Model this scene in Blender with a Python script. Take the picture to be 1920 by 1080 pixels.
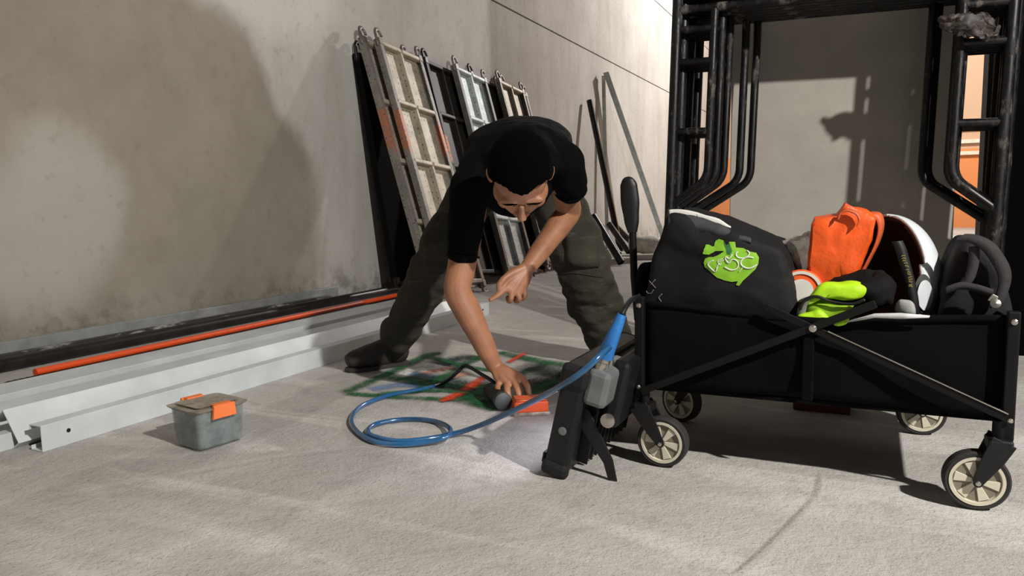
import bpy, bmesh, math, random
import numpy as np
from mathutils import Vector, Matrix, noise
from mathutils.bvhtree import BVHTree

for _o in list(bpy.data.objects):
    bpy.data.objects.remove(_o)
scene = bpy.context.scene
COL = scene.collection
random.seed(7)

# ------------------------------------------------------------------ camera
FPX = 1400.0
PSI, TH, RHO = math.radians(25.528), math.radians(6.450), math.radians(1.0)
CAMPOS = Vector((0, 0, 0.64))
_F = Vector((-math.sin(PSI)*math.cos(TH), math.cos(PSI)*math.cos(TH), -math.sin(TH)))
_R0 = Vector((math.cos(PSI), math.sin(PSI), 0))
_U0 = _R0.cross(_F)
CR = _R0*math.cos(RHO) - _U0*math.sin(RHO)
CU = _U0*math.cos(RHO) + _R0*math.sin(RHO)
HEAD = Vector((-math.sin(PSI), math.cos(PSI), 0))
cd = bpy.data.cameras.new('camera')
cam = bpy.data.objects.new('camera', cd)
COL.objects.link(cam)
cd.sensor_width = 36.0
cd.lens = FPX/1920*36.0
cd.clip_start = 0.05
cam.matrix_world = Matrix(((CR.x, CU.x, -_F.x, CAMPOS.x), (CR.y, CU.y, -_F.y, CAMPOS.y),
                           (CR.z, CU.z, -_F.z, CAMPOS.z), (0, 0, 0, 1)))
scene.camera = cam

# ------------------------------------------------------------------ light
vs = scene.view_settings
vs.view_transform = 'Standard'
vs.look = 'None'
vs.gamma = 1.0
vs.use_curve_mapping = False
vs.exposure = 0.0
wd = bpy.data.worlds.new('hall_air')
scene.world = wd
wd.use_nodes = True
wd.node_tree.nodes['Background'].inputs[0].default_value = (0.94, 0.96, 1.0, 1)
wd.node_tree.nodes['Background'].inputs[1].default_value = 0.068

def lamp(name, loc, power, radius, color):
    l = bpy.data.lights.new(name, 'POINT')
    l.energy = power
    l.shadow_soft_size = radius
    l.color = color
    o = bpy.data.objects.new(name, l)
    o.location = loc
    COL.objects.link(o)
    return o
lamp('work_lamp', (2.7, 0.0, 3.0), 1080, 0.06, (1.0, 0.965, 0.92))
lamp('hall_lamp', (0.2, 13.2, 5.2), 1400, 0.15, (1.0, 0.98, 0.96))
lamp('orange_hall_lamp', (4.6, 15.8, 2.6), 210, 0.2, (1.0, 0.60, 0.33))

# ------------------------------------------------------------------ pixel rays (1920x1080)
def ray(u, v):
    return _F + CR*((u-960)/FPX) - CU*((v-540)/FPX)
def G(u, v, z=0.0):
    d = ray(u, v); return CAMPOS + d*((z-CAMPOS.z)/d.z)
def PX(u, v, x):
    d = ray(u, v); return CAMPOS + d*((x-CAMPOS.x)/d.x)
def PY(u, v, y):
    d = ray(u, v); return CAMPOS + d*((y-CAMPOS.y)/d.y)
def PD(u, v, dep):
    d = ray(u, v); return CAMPOS + d*(dep/d.dot(HEAD))

# ------------------------------------------------------------------ materials
MATS = {}
def rgb(h):
    c = [int(h[i:i+2], 16)/255 for i in (0, 2, 4)]
    return tuple(x/12.92 if x <= .04045 else ((x+.055)/1.055)**2.4 for x in c)

class NT:
    def __init__(s, name):
        s.m = bpy.data.materials.new(name); s.m.use_nodes = True
        s.t = s.m.node_tree; s.n = s.t.nodes; s.l = s.t.links
        s.bsdf = s.n['Principled BSDF']; s.out = s.n['Material Output']
        s.tc = s.n.new('ShaderNodeTexCoord')
    def node(s, typ, **kw):
        n = s.n.new(typ)
        for k, v in kw.items(): setattr(n, k, v)
        return n
    def link(s, a, b): s.l.new(a, b)
    def setin(s, n, i, v):
        if hasattr(v, 'is_output') or isinstance(v, bpy.types.NodeSocket): s.l.new(v, n.inputs[i])
        else: n.inputs[i].default_value = v
    def math(s, op, a, b=None, c=None, clamp=False):
        n = s.node('ShaderNodeMath', operation=op); n.use_clamp = clamp
        s.setin(n, 0, a)
        if b is not None: s.setin(n, 1, b)
        if c is not None: s.setin(n, 2, c)
        return n.outputs[0]
    def noise(s, scale, detail=4, rough=.55, vec=None, mapping=None, dist=0.0):
        n = s.node('ShaderNodeTexNoise')
        n.inputs['Scale'].default_value = scale; n.inputs['Detail'].default_value = detail
        n.inputs['Roughness'].default_value = rough; n.inputs['Distortion'].default_value = dist
        v = vec or s.tc.outputs['Object']
        if mapping:
            m = s.node('ShaderNodeMapping'); m.inputs['Scale'].default_value = mapping
            s.link(v, m.inputs[0]); v = m.outputs[0]
        s.link(v, n.inputs['Vector'])
        return n.outputs['Fac']
    def ramp(s, fac, stops):
        n = s.node('ShaderNodeValToRGB')
        e = n.color_ramp.elements
        while len(e) < len(stops): e.new(.5)
        for i, (p, c) in enumerate(stops):
            e[i].position = p; e[i].color = (*c, 1) if len(c) == 3 else c
        s.link(fac, n.inputs[0]); return n.outputs[0]
    def maprange(s, v, a, b, c=0.0, d=1.0, smooth=True):
        n = s.node('ShaderNodeMapRange'); n.clamp = True
        if smooth: n.interpolation_type = 'SMOOTHSTEP'
        s.setin(n, 0, v); n.inputs[1].default_value = a; n.inputs[2].default_value = b
        n.inputs[3].default_value = c; n.inputs[4].default_value = d
        return n.outputs[0]
    def mix(s, fac, a, b):
        n = s.node('ShaderNodeMix', data_type='RGBA')
        s.setin(n, 0, fac)
        for i, v in ((6, a), (7, b)):
            if isinstance(v, tuple): n.inputs[i].default_value = (*v, 1) if len(v) == 3 else v
            else: s.link(v, n.inputs[i])
        return n.outputs[2]
    def color(s, c):
        if isinstance(c, tuple): s.bsdf.inputs['Base Color'].default_value = (*c, 1)
        else: s.link(c, s.bsdf.inputs['Base Color'])
    def bump(s, h, strength=.3, dist=.01):
        b = s.node('ShaderNodeBump'); b.inputs['Strength'].default_value = strength
        b.inputs['Distance'].default_value = dist
        s.link(h, b.inputs['Height']); s.link(b.outputs[0], s.bsdf.inputs['Normal'])
    def set(s, rough=.6, metal=0.0, spec=.5):
        s.bsdf.inputs['Roughness'].default_value = rough
        s.bsdf.inputs['Metallic'].default_value = metal
        s.bsdf.inputs['Specular IOR Level'].default_value = spec

def mat(name, c, rough=.6, metal=0.0, var=.15, scale=12.0, bump=0.0, bscale=60.0, spec=.5, dist=.004, c2=None, mapping=None):
    if name in MATS: return MATS[name]
    t = NT(name); t.set(rough, metal, spec)
    f = t.noise(scale, 5, .6, mapping=mapping)
    lo = c2 if c2 else tuple(x*(1-var) for x in c)
    hi = c if c2 else tuple(min(1, x*(1+var)) for x in c)
    t.color(t.ramp(f, [(.32, lo), (.68, hi)]))
    if bump: t.bump(t.noise(bscale, 4, .6), bump, dist)
    MATS[name] = t.m
    return t.m

# ------------------------------------------------------------------ mesh builder
def frames_along(pts, closed=False):
    n = len(pts); T = []
    for i in range(n):
        a = pts[i-1] if (i > 0 or closed) else pts[i]
        b = pts[(i+1) % n] if (i < n-1 or closed) else pts[i]
        d = b-a
        T.append(d.normalized() if d.length > 1e-9 else Vector((0, 0, 1)))
    up = Vector((0, 0, 1)) if abs(T[0].z) < .9 else Vector((0, 1, 0))
    N = [(up - T[0]*up.dot(T[0])).normalized()]
    for i in range(1, n):
        v = N[-1] - T[i]*N[-1].dot(T[i])
        N.append(v.normalized() if v.length > 1e-6 else N[-1])
    return T, N

def spline(pts, k=6, vals=None, closed=False):
    """Catmull-Rom through pts (Vectors); vals interpolated alongside."""
    P = [Vector(p) for p in pts]; n = len(P); out = []; ov = []
    rng = range(n if closed else n-1)
    for i in rng:
        g = lambda j: P[j % n] if closed else P[max(0, min(n-1, j))]
        p0, p1, p2, p3 = g(i-1), g(i), g(i+1), g(i+2)
        for s in range(k):
            t = s/k
            out.append(.5*((2*p1)+(p2-p0)*t+(2*p0-5*p1+4*p2-p3)*t*t+(3*p1-p0-3*p2+p3)*t**3))
            if vals is not None:
                a, b = vals[i], vals[(i+1) % n]
                tt = t*t*(3-2*t)
                ov.append(tuple(x+(y-x)*tt for x, y in zip(a, b)) if isinstance(a, tuple) else a+(b-a)*tt)
    if not closed:
        out.append(P[-1])
        if vals is not None: ov.append(vals[-1])
    return (out, ov) if vals is not None else out

class MB:
    def __init__(s): s.v = []; s.f = []; s.uv = None
    def add(s, vs, fs):
        o = len(s.v); s.v += [Vector(v) for v in vs]; s.f += [tuple(i+o for i in f) for f in fs]; return s
    def box(s, c, sz, R=None):
        c = Vector(c); h = Vector(sz)/2; R = R or Matrix.Identity(3)
        vs = [c + R @ Vector((x*h.x, y*h.y, z*h.z)) for x in (-1, 1) for y in (-1, 1) for z in (-1, 1)]
        return s.add(vs, [(0, 1, 3, 2), (4, 6, 7, 5), (0, 4, 5, 1), (2, 3, 7, 6), (0, 2, 6, 4), (1, 5, 7, 3)])
    def bx(s, x0, x1, y0, y1, z0, z1):
        return s.box(((x0+x1)/2, (y0+y1)/2, (z0+z1)/2), (x1-x0, y1-y0, z1-z0))
    def tube(s, pts, r, n=12, closed=False, caps=True, hollow=0.0):
        pts = [Vector(p) for p in pts]
        T, N = frames_along(pts, closed); m = len(pts); vs = []; fs = []
        for i in range(m):
            B = T[i].cross(N[i]); ri = r[i] if isinstance(r, (list, tuple)) else r
            rx, ry = ri if isinstance(ri, tuple) else (ri, ri)
            for j in range(n):
                a = 2*math.pi*j/n
                vs.append(pts[i] + N[i]*(math.cos(a)*rx) + B*(math.sin(a)*ry))
        for i in range(m if closed else m-1):
            for j in range(n):
                a, b = i*n+j, i*n+(j+1) % n
                c, d = ((i+1) % m)*n+j, ((i+1) % m)*n+(j+1) % n
                fs.append((a, b, d, c))
        if caps and not closed:
            if hollow:
                for end in (0, m-1):
                    o = len(vs); dpt = T[end]*(r if not isinstance(r, (list, tuple)) else r[end])*(2.5 if end == 0 else -2.5)
                    ring = [vs[end*n+j] for j in range(n)]
                    inn = [pts[end] + (q-pts[end])*hollow for q in ring]
                    deep = [q+dpt for q in inn]
                    vs += inn + deep
                    for j in range(n):
                        k = (j+1) % n
                        f1 = (end*n+j, end*n+k, o+k, o+j); f2 = (o+j, o+k, o+n+k, o+n+j)
                        if end == 0: fs += [f1[::-1], f2[::-1]]
                        else: fs += [f1, f2]
                    f3 = tuple(o+n+j for j in range(n)); fs.append(f3 if end else f3[::-1])
            else:
                fs.append(tuple(range(n))[::-1]); fs.append(tuple((m-1)*n+j for j in range(n)))
        return s.add(vs, fs)
    def prism(s, poly, o, ax, ay, az, d0, d1):
        """2D outline in (ax, ay) at o, extruded along az from d0 to d1"""
        o, ax, ay, az = Vector(o), Vector(ax), Vector(ay), Vector(az); n = len(poly)
        vs = [o+ax*p[0]+ay*p[1]+az*d for d in (d0, d1) for p in poly]
        fs = [tuple(range(n))[::-1], tuple(range(n, 2*n))]
        fs += [(i, (i+1) % n, n+(i+1) % n, n+i) for i in range(n)]
        return s.add(vs, fs)
    def lathe(s, prof, c, axis=(0, 0, 1), n=24, side=None, ring=False):
        """profile (r, h) revolved about axis through c"""
        c, a = Vector(c), Vector(axis).normalized()
        x = (Vector(side) if side else (Vector((1, 0, 0)) if abs(a.x) < .9 else Vector((0, 1, 0))))
        x = (x - a*x.dot(a)).normalized(); y = a.cross(x); vs = []; fs = []; m = len(prof)
        for r, h in prof:
            for j in range(n):
                t = 2*math.pi*j/n; vs.append(c + a*h + (x*math.cos(t)+y*math.sin(t))*r)
        for i in range(m-1):
            for j in range(n):
                k = (j+1) % n; fs.append((i*n+j, i*n+k, (i+1)*n+k, (i+1)*n+j))
        if ring: fs += [((m-1)*n+j, (m-1)*n+(j+1) % n, (j+1) % n, j) for j in range(n)]
        else: fs.append(tuple(range(n))[::-1]); fs.append(tuple((m-1)*n+j for j in range(n)))
        return s.add(vs, fs)
    def ell(s, c, r, R=None, nu=20, nv=12):
        c = Vector(c); R = R or Matrix.Identity(3); vs = []; fs = []
        for i in range(nv+1):
            th = math.pi*(i+.0)/nv; th = min(max(th, .02), math.pi-.02)
            for j in range(nu):
                ph = 2*math.pi*j/nu
                vs.append(c + R @ Vector((r[0]*math.sin(th)*math.cos(ph), r[1]*math.sin(th)*math.sin(ph), r[2]*math.cos(th))))
        for i in range(nv):
            for j in range(nu):
                k = (j+1) % nu; fs.append((i*nu+j, (i+1)*nu+j, (i+1)*nu+k, i*nu+k))
        fs.append(tuple(range(nu))); fs.append(tuple(nv*nu+j for j in range(nu))[::-1])
        return s.add(vs, fs)
    def superbox(s, c, h, e=.35, nu=40, nv=24, R=None):
        """rounded box: half sizes h, exponent e (small = boxy)"""
        sg = lambda x, p: math.copysign(abs(x)**p, x); c = Vector(c); R = R or Matrix.Identity(3); vs = []; fs = []
        for i in range(nv+1):
            th = -math.pi/2 + math.pi*i/nv; th = min(max(th, -1.55), 1.55)
            for j in range(nu):
                ph = 2*math.pi*j/nu
                vs.append(c + R @ Vector((h[0]*sg(math.cos(th), e)*sg(math.cos(ph), e), h[1]*sg(math.cos(th), e)*sg(math.sin(ph), e), h[2]*sg(math.sin(th), e))))
        for i in range(nv):
            for j in range(nu):
                k = (j+1) % nu; fs.append((i*nu+j, i*nu+k, (i+1)*nu+k, (i+1)*nu+j))
        fs.append(tuple(range(nu))[::-1]); fs.append(tuple(nv*nu+j for j in range(nu)))
        return s.add(vs, fs)
    def displace(s, amp, freq, off=(0, 0, 0), axes=(1, 1, 1)):
        for i, v in enumerate(s.v):
            q = v*freq+Vector(off); d = noise.noise_vector(q)
            s.v[i] = v + Vector((d.x*axes[0], d.y*axes[1], d.z*axes[2]))*amp
        return s
    def build(s, name, m, parent=None, smooth=False, bevel=0.0, local=False, auto=None, recalc=True):
        """link as one mesh object; verts are world unless local"""
        me = bpy.data.meshes.new(name)
        vs = s.v
        if parent is not None and not local:
            inv = parent['_inv'] if False else WORLD[parent.name].inverted()
            vs = [inv @ v for v in vs]
            base = None
        elif parent is None and not local:
            xs = [v.x for v in vs]; ys = [v.y for v in vs]; zs = [v.z for v in vs]
            base = Vector(((min(xs)+max(xs))/2, (min(ys)+max(ys))/2, min(zs)))
            vs = [v-base for v in vs]
        else: base = None
        me.from_pydata([tuple(v) for v in vs], [], s.f)
        if s.uv:
            ul = me.uv_layers.new(name='UVMap')
            for lp in me.loops: ul.data[lp.index].uv = s.uv[lp.vertex_index]
        if recalc and not s.uv:
            b = bmesh.new(); b.from_mesh(me); bmesh.ops.recalc_face_normals(b, faces=b.faces); b.to_mesh(me); b.free()
        if smooth: me.polygons.foreach_set('use_smooth', [True]*len(me.polygons))
        o = bpy.data.objects.new(name, me)
        if m: me.materials.append(m)
        COL.objects.link(o)
        if base is not None: o.location = base
        if parent is not None: o.parent = parent
        WORLD[o.name] = (WORLD[parent.name] if parent is not None else Matrix.Identity(4)) @ Matrix.Translation(o.location)
        if smooth and auto:
            md = o.modifiers.new('edges', 'EDGE_SPLIT'); md.split_angle = math.radians(auto)
        if bevel:
            md = o.modifiers.new('bevel', 'BEVEL'); md.width = bevel; md.segments = 2; md.limit_method = 'ANGLE'
            md.angle_limit = math.radians(40)
        return o
WORLD = {}

def thing(name, label, cat, loc=(0, 0, 0), rot=None, group=None):
    o = bpy.data.objects.new(name, None); COL.objects.link(o)
    o.empty_display_size = .05
    M = Matrix.Translation(Vector(loc)) @ (rot.to_4x4() if rot else Matrix.Identity(4))
    o.matrix_world = M
    o.location = M.to_translation(); o.rotation_euler = M.to_euler()
    WORLD[o.name] = M
    o['label'] = label; o['category'] = cat
    if group: o['group'] = group
    return o
def tag(o, label, cat, group=None):
    o['label'] = label; o['category'] = cat
    if group: o['group'] = group
    return o
def struct(o):
    o['kind'] = 'structure'; return o

# ------------------------------------------------------------------ setting
WX = -3.34
def floor_material():
    t = NT('raw_concrete_floor'); t.set(.85, 0, .25)
    a = t.noise(1.1, 6, .62); b = t.noise(9, 6, .7); c = t.noise(160, 3, .7)
    st = t.noise(2.2, 5, .6, mapping=(.5, 2.2, 1), dist=.8)
    base = t.ramp(a, [(.3, rgb('a29d97')), (.7, rgb('bdb9b3'))])
    base = t.mix(t.maprange(st, .50, .70, 0, .6), base, rgb('d2cec8'))
    base = t.mix(t.maprange(b, .3, .5, .35, 0), base, rgb('8b8680'))
    base = t.mix(t.maprange(c, .28, .42, .6, 0), base, rgb('5d564f'))
    t.color(base)
    h = t.math('ADD', t.math('MULTIPLY', c, .35), t.math('MULTIPLY', b, 1.2))
    h = t.math('ADD', h, t.math('MULTIPLY', t.noise(45, 4, .7), .9))
    t.bump(h, .65, .008)
    return t.m
def wall_material():
    t = NT('plastered_concrete_wall'); t.set(.9, 0, .2)
    sep = t.node('ShaderNodeSeparateXYZ'); geo = t.node('ShaderNodeNewGeometry')
    t.link(geo.outputs['Position'], sep.inputs[0])
    P = geo.outputs['Position']
    warp = t.math('MULTIPLY', t.math('SUBTRACT', t.noise(1.3, 4, .5, vec=P), .5), .7)
    y, z = t.math('ADD', sep.outputs[1], warp), t.math('ADD', sep.outputs[2], t.math('MULTIPLY', warp, .8))
    def ellipse(cy, cz, ry, rz, a, b):
        d = t.math('ADD', t.math('POWER', t.math('DIVIDE', t.math('SUBTRACT', y, cy), ry), 2.0),
                   t.math('POWER', t.math('DIVIDE', t.math('SUBTRACT', z, cz), rz), 2.0))
        return t.maprange(d, a, b, 1.0, 0.0)
    big = t.noise(.9, 6, .62, vec=P); fine = t.noise(14, 5, .65, vec=P)
    vert = t.noise(5, 5, .6, vec=P, mapping=(1, 1.0, .16))
    base = t.ramp(big, [(.3, rgb('b3aea7')), (.7, rgb('cac7c1'))])
    base = t.mix(t.maprange(vert, .45, .72, 0, .35), base, rgb('a39a8d'))
    damp = t.math('MAXIMUM', ellipse(2.3, .5, 1.75, 1.45, .84, 1.06), ellipse(0.9, 1.9, 1.9, 2.2, .75, 1.1))
    base = t.mix(t.math('MULTIPLY', damp, .85), base, t.ramp(t.noise(1.7, 6, .65, vec=P), [(.3, rgb('7c7566')), (.7, rgb('968f81'))]))
    dry = ellipse(2.2, .62, .42, .45, .2, 1.15)
    base = t.mix(t.math('MULTIPLY', dry, .6), base, rgb('bcb8b0'))
    patch = ellipse(3.6, 2.05, .9, .45, .2, 1.0)
    base = t.mix(t.math('MULTIPLY', patch, .7), base, rgb('d6d2ca'))
    # grime along the foot of the wall
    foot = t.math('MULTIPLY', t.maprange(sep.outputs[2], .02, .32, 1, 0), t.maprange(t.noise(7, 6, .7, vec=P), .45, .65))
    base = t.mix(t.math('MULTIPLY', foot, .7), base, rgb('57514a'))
    base = t.mix(t.maprange(fine, .3, .45, .25, 0), base, rgb('7d7468'))
    t.color(base)
    t.bump(t.math('ADD', t.noise(26, 6, .7, vec=P), t.math('MULTIPLY', t.noise(3, 4, .5, vec=P), 2.0)), .3, .01)
    return t.m
M_FLOOR = floor_material(); M_WALL = wall_material()
M_DARKGAP = mat('joint_dark', rgb('3a362f'), .9)  # dark backing that shows in the panel joints
FLOOR = struct(MB().bx(-3.6, 9, -5, 18, -.12, 0).build('floor', M_FLOOR))
WALL = struct(MB().bx(-3.60, -3.355, -5, 18, 0, 6.6).build('wall_left', M_DARKGAP))
for z0, z1 in ((0, 2.583), (2.597, 3.963), (3.977, 6.6)):
    MB().bx(-3.41, WX, -5, 18, z0, z1).build('wall_panel', M_WALL, WALL, bevel=.004)
def far_wall_mat():
    t = NT('far_wall_paint'); t.set(.8)
    sep = t.node('ShaderNodeSeparateXYZ'); geo = t.node('ShaderNodeNewGeometry'); t.link(geo.outputs['Position'], sep.inputs[0])
    c = t.mix(t.maprange(sep.outputs[2], 1.55, 1.6, 0, 1), rgb('e09058'), rgb('c8a98c'))
    t.color(c); return t.m
FAR = struct(MB().bx(-3.34, 9, 17.6, 18, 0, 6.6).build('wall_back', far_wall_mat()))
for z in (1.45, 1.68, 1.95):
    MB().bx(-2.6, 8.5, 17.52, 17.6, z, z+.07).build('wall_rail', mat('pale_rail', rgb('e8ddcc'), .6), FAR)
PIL_Y = 3.58
M_PILLAR = mat('pillar_concrete', rgb('a59f96'), .9, var=.12, scale=3.5, bump=.3, bscale=40, spec=.2)
pil = MB().bx(-.585, .318, PIL_Y, PIL_Y+.5, 0, 6.6).build('concrete_pillar', M_PILLAR, bevel=.006)
struct(pil)
struct(MB().bx(.53, 9, 4.6, 4.8, 0, 6.6).build('wall_right', mat('hall_wall_shade', rgb('1a1818'), .9)))  # the shadow on this wall is put into its dark colour

# ------------------------------------------------------------------ paint on the floor
def spray_mat(name, c, dens=1.7):
    t = NT(name); t.set(.9, 0, .2); t.color(c)
    uvn = t.node('ShaderNodeUVMap'); sp = t.node('ShaderNodeSeparateXYZ'); t.link(uvn.outputs[0], sp.inputs[0])
    across = t.math('SUBTRACT', 1.0, t.math('ABSOLUTE', t.math('SUBTRACT', t.math('MULTIPLY', sp.outputs[1], 2.0), 1.0)))
    ends = t.math('MINIMUM', t.maprange(sp.outputs[0], 0, .12), t.maprange(sp.outputs[0], .88, 1.0, 1, 0))
    n = t.maprange(t.noise(110, 4, .85), .25, .70)
    big = t.maprange(t.noise(9, 3, .6), .3, .6, .45, 1.0)
    f = t.math('MULTIPLY', t.math('MULTIPLY', t.math('MULTIPLY', t.maprange(across, 0.0, .95), ends), big), t.math('MULTIPLY', n, dens), clamp=True)
    tr = t.node('ShaderNodeBsdfTransparent'); mx = t.node('ShaderNodeMixShader')
    t.link(f, mx.inputs[0]); t.link(tr.outputs[0], mx.inputs[1]); t.link(t.bsdf.outputs[0], mx.inputs[2])
    t.link(mx.outputs[0], t.out.inputs[0])
    return t.m
SP = {'g': spray_mat('green_spray', rgb('175a31')), 'd': spray_mat('dark_spray', rgb('22302e')), 'r': spray_mat('red_spray', rgb('d0421f')),
      'b': spray_mat('blue_spray', rgb('6d86a8')), 'w': spray_mat('white_spray', rgb('d5d6cf')), 'p': spray_mat('pink_spray', rgb('d79a8a')),
      's': spray_mat('floor_scuff', rgb('77706a'), .6), 'l': spray_mat('floor_dust', rgb('cfcbc5'), .35)}
_lay = [0]
def stroke(name, col, pts, w):
    _lay[0] += 1
    P = spline([G(*p) for p in pts], 6)
    T, _ = frames_along(P); vs = []; fs = []; uv = []; n = len(P)
    for i, p in enumerate(P):
        s = Vector((-T[i].y, T[i].x, 0)).normalized()*w/2
        for k, q in enumerate((p-s, p, p+s)):
            vs.append((q.x, q.y, .0012+.0002*_lay[0])); uv.append((i/(n-1), k/2))
    for i in range(n-1):
        for k in range(2): fs.append((i*3+k, i*3+k+1, i*3+k+4, i*3+k+3))
    m = MB(); m.add(vs, fs); m.uv = uv
    return m.build(name, SP[col], FLOOR, recalc=False)
for col, pts, w in [
    ('w', [(720, 722), (800, 690), (900, 672)], .22), ('w', [(800, 735), (900, 715), (1010, 690)], .2), ('w', [(960, 700), (1060, 690)], .12),
    ('b', [(690, 732), (760, 722), (830, 728)], .09), ('b', [(770, 700), (850, 715)], .07), ('p', [(790, 702), (850, 690)], .06), ('p', [(830, 712), (880, 700)], .06),
    ('d', [(760, 705), (850, 722), (950, 735)], .13), ('d', [(820, 685), (900, 668)], .12), ('d', [(850, 740), (930, 755)], .12), ('d', [(980, 715), (1060, 730)], .14),
    ('g', [(640, 740), (720, 706), (800, 668), (830, 662)], .07), ('g', [(640, 738), (740, 746), (850, 750), (900, 745)], .06),
    ('g', [(715, 706), (800, 720), (900, 728), (960, 722)], .08), ('g', [(760, 745), (830, 710), (880, 680), (930, 660)], .06),
    ('g', [(850, 755), (920, 730), (980, 700), (1030, 680)], .06), ('g', [(930, 660), (1010, 678), (1090, 690)], .09), ('g', [(1085, 688), (1040, 715), (980, 745)], .08),
    ('g', [(880, 752), (940, 770)], .09), ('g', [(800, 668), (880, 690), (960, 700)], .05),
    ('r', [(832, 754), (870, 735), (915, 705)], .06), ('r', [(952, 682), (970, 672), (988, 662)], .035), ('d', [(1000, 690), (1050, 705), (1085, 700)], .09), ('g', [(700, 742), (790, 735), (880, 738), (930, 745)], .05), ('r', [(826, 756), (845, 750)], .03)]:
    stroke('paint_stroke', col, pts, w*{'g': 1.3, 'd': 1.9, 'r': 1.15}.get(col, 1.4))
stroke('floor_scratch', 's', [(1536, 888), (1530, 930), (1480, 985), (1420, 1045), (1370, 1085)], .016)
stroke('floor_scratch', 'l', [(1543, 888), (1538, 932), (1490, 987), (1430, 1050), (1382, 1085)], .016)
for pts, w in [([(300, 900), (600, 850), (900, 830)], .05), ([(500, 960), (800, 930), (1000, 900)], .06), ([(760, 1040), (1050, 1000), (1250, 960)], .05), ([(80, 940), (300, 900)], .05)]:
    stroke('dust_streak', 'l', pts, w)

# ------------------------------------------------------------------ scaffold walk boards leaning on the wall
def plank_mat(name, c, dots=True, band=None):
    t = NT(name); t.set(.55, .25)
    f = t.noise(9, 6, .65); g = t.noise(45, 4, .7)
    col = t.ramp(f, [(.3, tuple(x*.6 for x in c)), (.65, c)])
    col = t.mix(t.maprange(g, .58, .75, 0, .55), col, rgb('6a4a34'))
    sep = t.node('ShaderNodeSeparateXYZ'); t.link(t.tc.outputs['Object'], sep.inputs[0])
    if band:
        z = t.math('ADD', sep.outputs[2], t.math('MULTIPLY', t.math('SUBTRACT', f, .5), .25))
        k = t.math('MULTIPLY', t.maprange(z, band[0], band[0]+.03), t.maprange(z, band[1], band[1]+.03, 1, 0))
        col = t.mix(t.math('MULTIPLY', k, t.maprange(g, .34, .55, 0, .9)), col, rgb('b8704f'))
    if dots:
        v = t.node('ShaderNodeTexVoronoi'); v.inputs['Scale'].default_value = 24; v.inputs['Randomness'].default_value = .25
        t.link(t.tc.outputs['Object'], v.inputs['Vector'])
        col = t.mix(t.maprange(v.outputs['Distance'], .10, .17, .85, 0), col, rgb('2a2521'))
    t.color(col); t.bump(g, .2, .003)
    return t.m
PLK = {'beige': (plank_mat('walkboard_deck_beige', rgb('c2b7a4')), plank_mat('walkboard_rail_beige', rgb('8f8a82'), True, (1.0, 1.28))),
       'dark': (plank_mat('walkboard_deck_dark', rgb('2b2826')), plank_mat('walkboard_rail_dark', rgb('17171a'), False, (.95, 1.15))),
       'silver': (plank_mat('walkboard_deck_silver', rgb('c4cccb')), plank_mat('walkboard_rail_silver', rgb('6d6a67'), False, (.98, 1.16)))}
M_HOOK = mat('rusty_hook_steel', rgb('77706a'), .5, .5, var=.35, scale=30)
M_HOOKD = mat('dark_hook_steel', rgb('201d1f'), .4, .5, var=.3, scale=30)
M_PLANKSHADE = mat('plank_shade_dark', rgb('0b0a0a'), .9, 0, spec=.1)  # near-black that paints the shaded side of the near boards
PW, PLN, PT = .54, 1.80, .05
def hook_pts(s, flip):
    """open hook above the end of a board; s = +1 top end, -1 foot"""
    arc = [(.038+.038*math.cos(t), .045+.04*math.sin(t)) for t in np.linspace(math.pi, -.1 if not flip else .5, 9)]
    return [(x, z*s) for x, z in [(0, -.05)]+arc]
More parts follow.
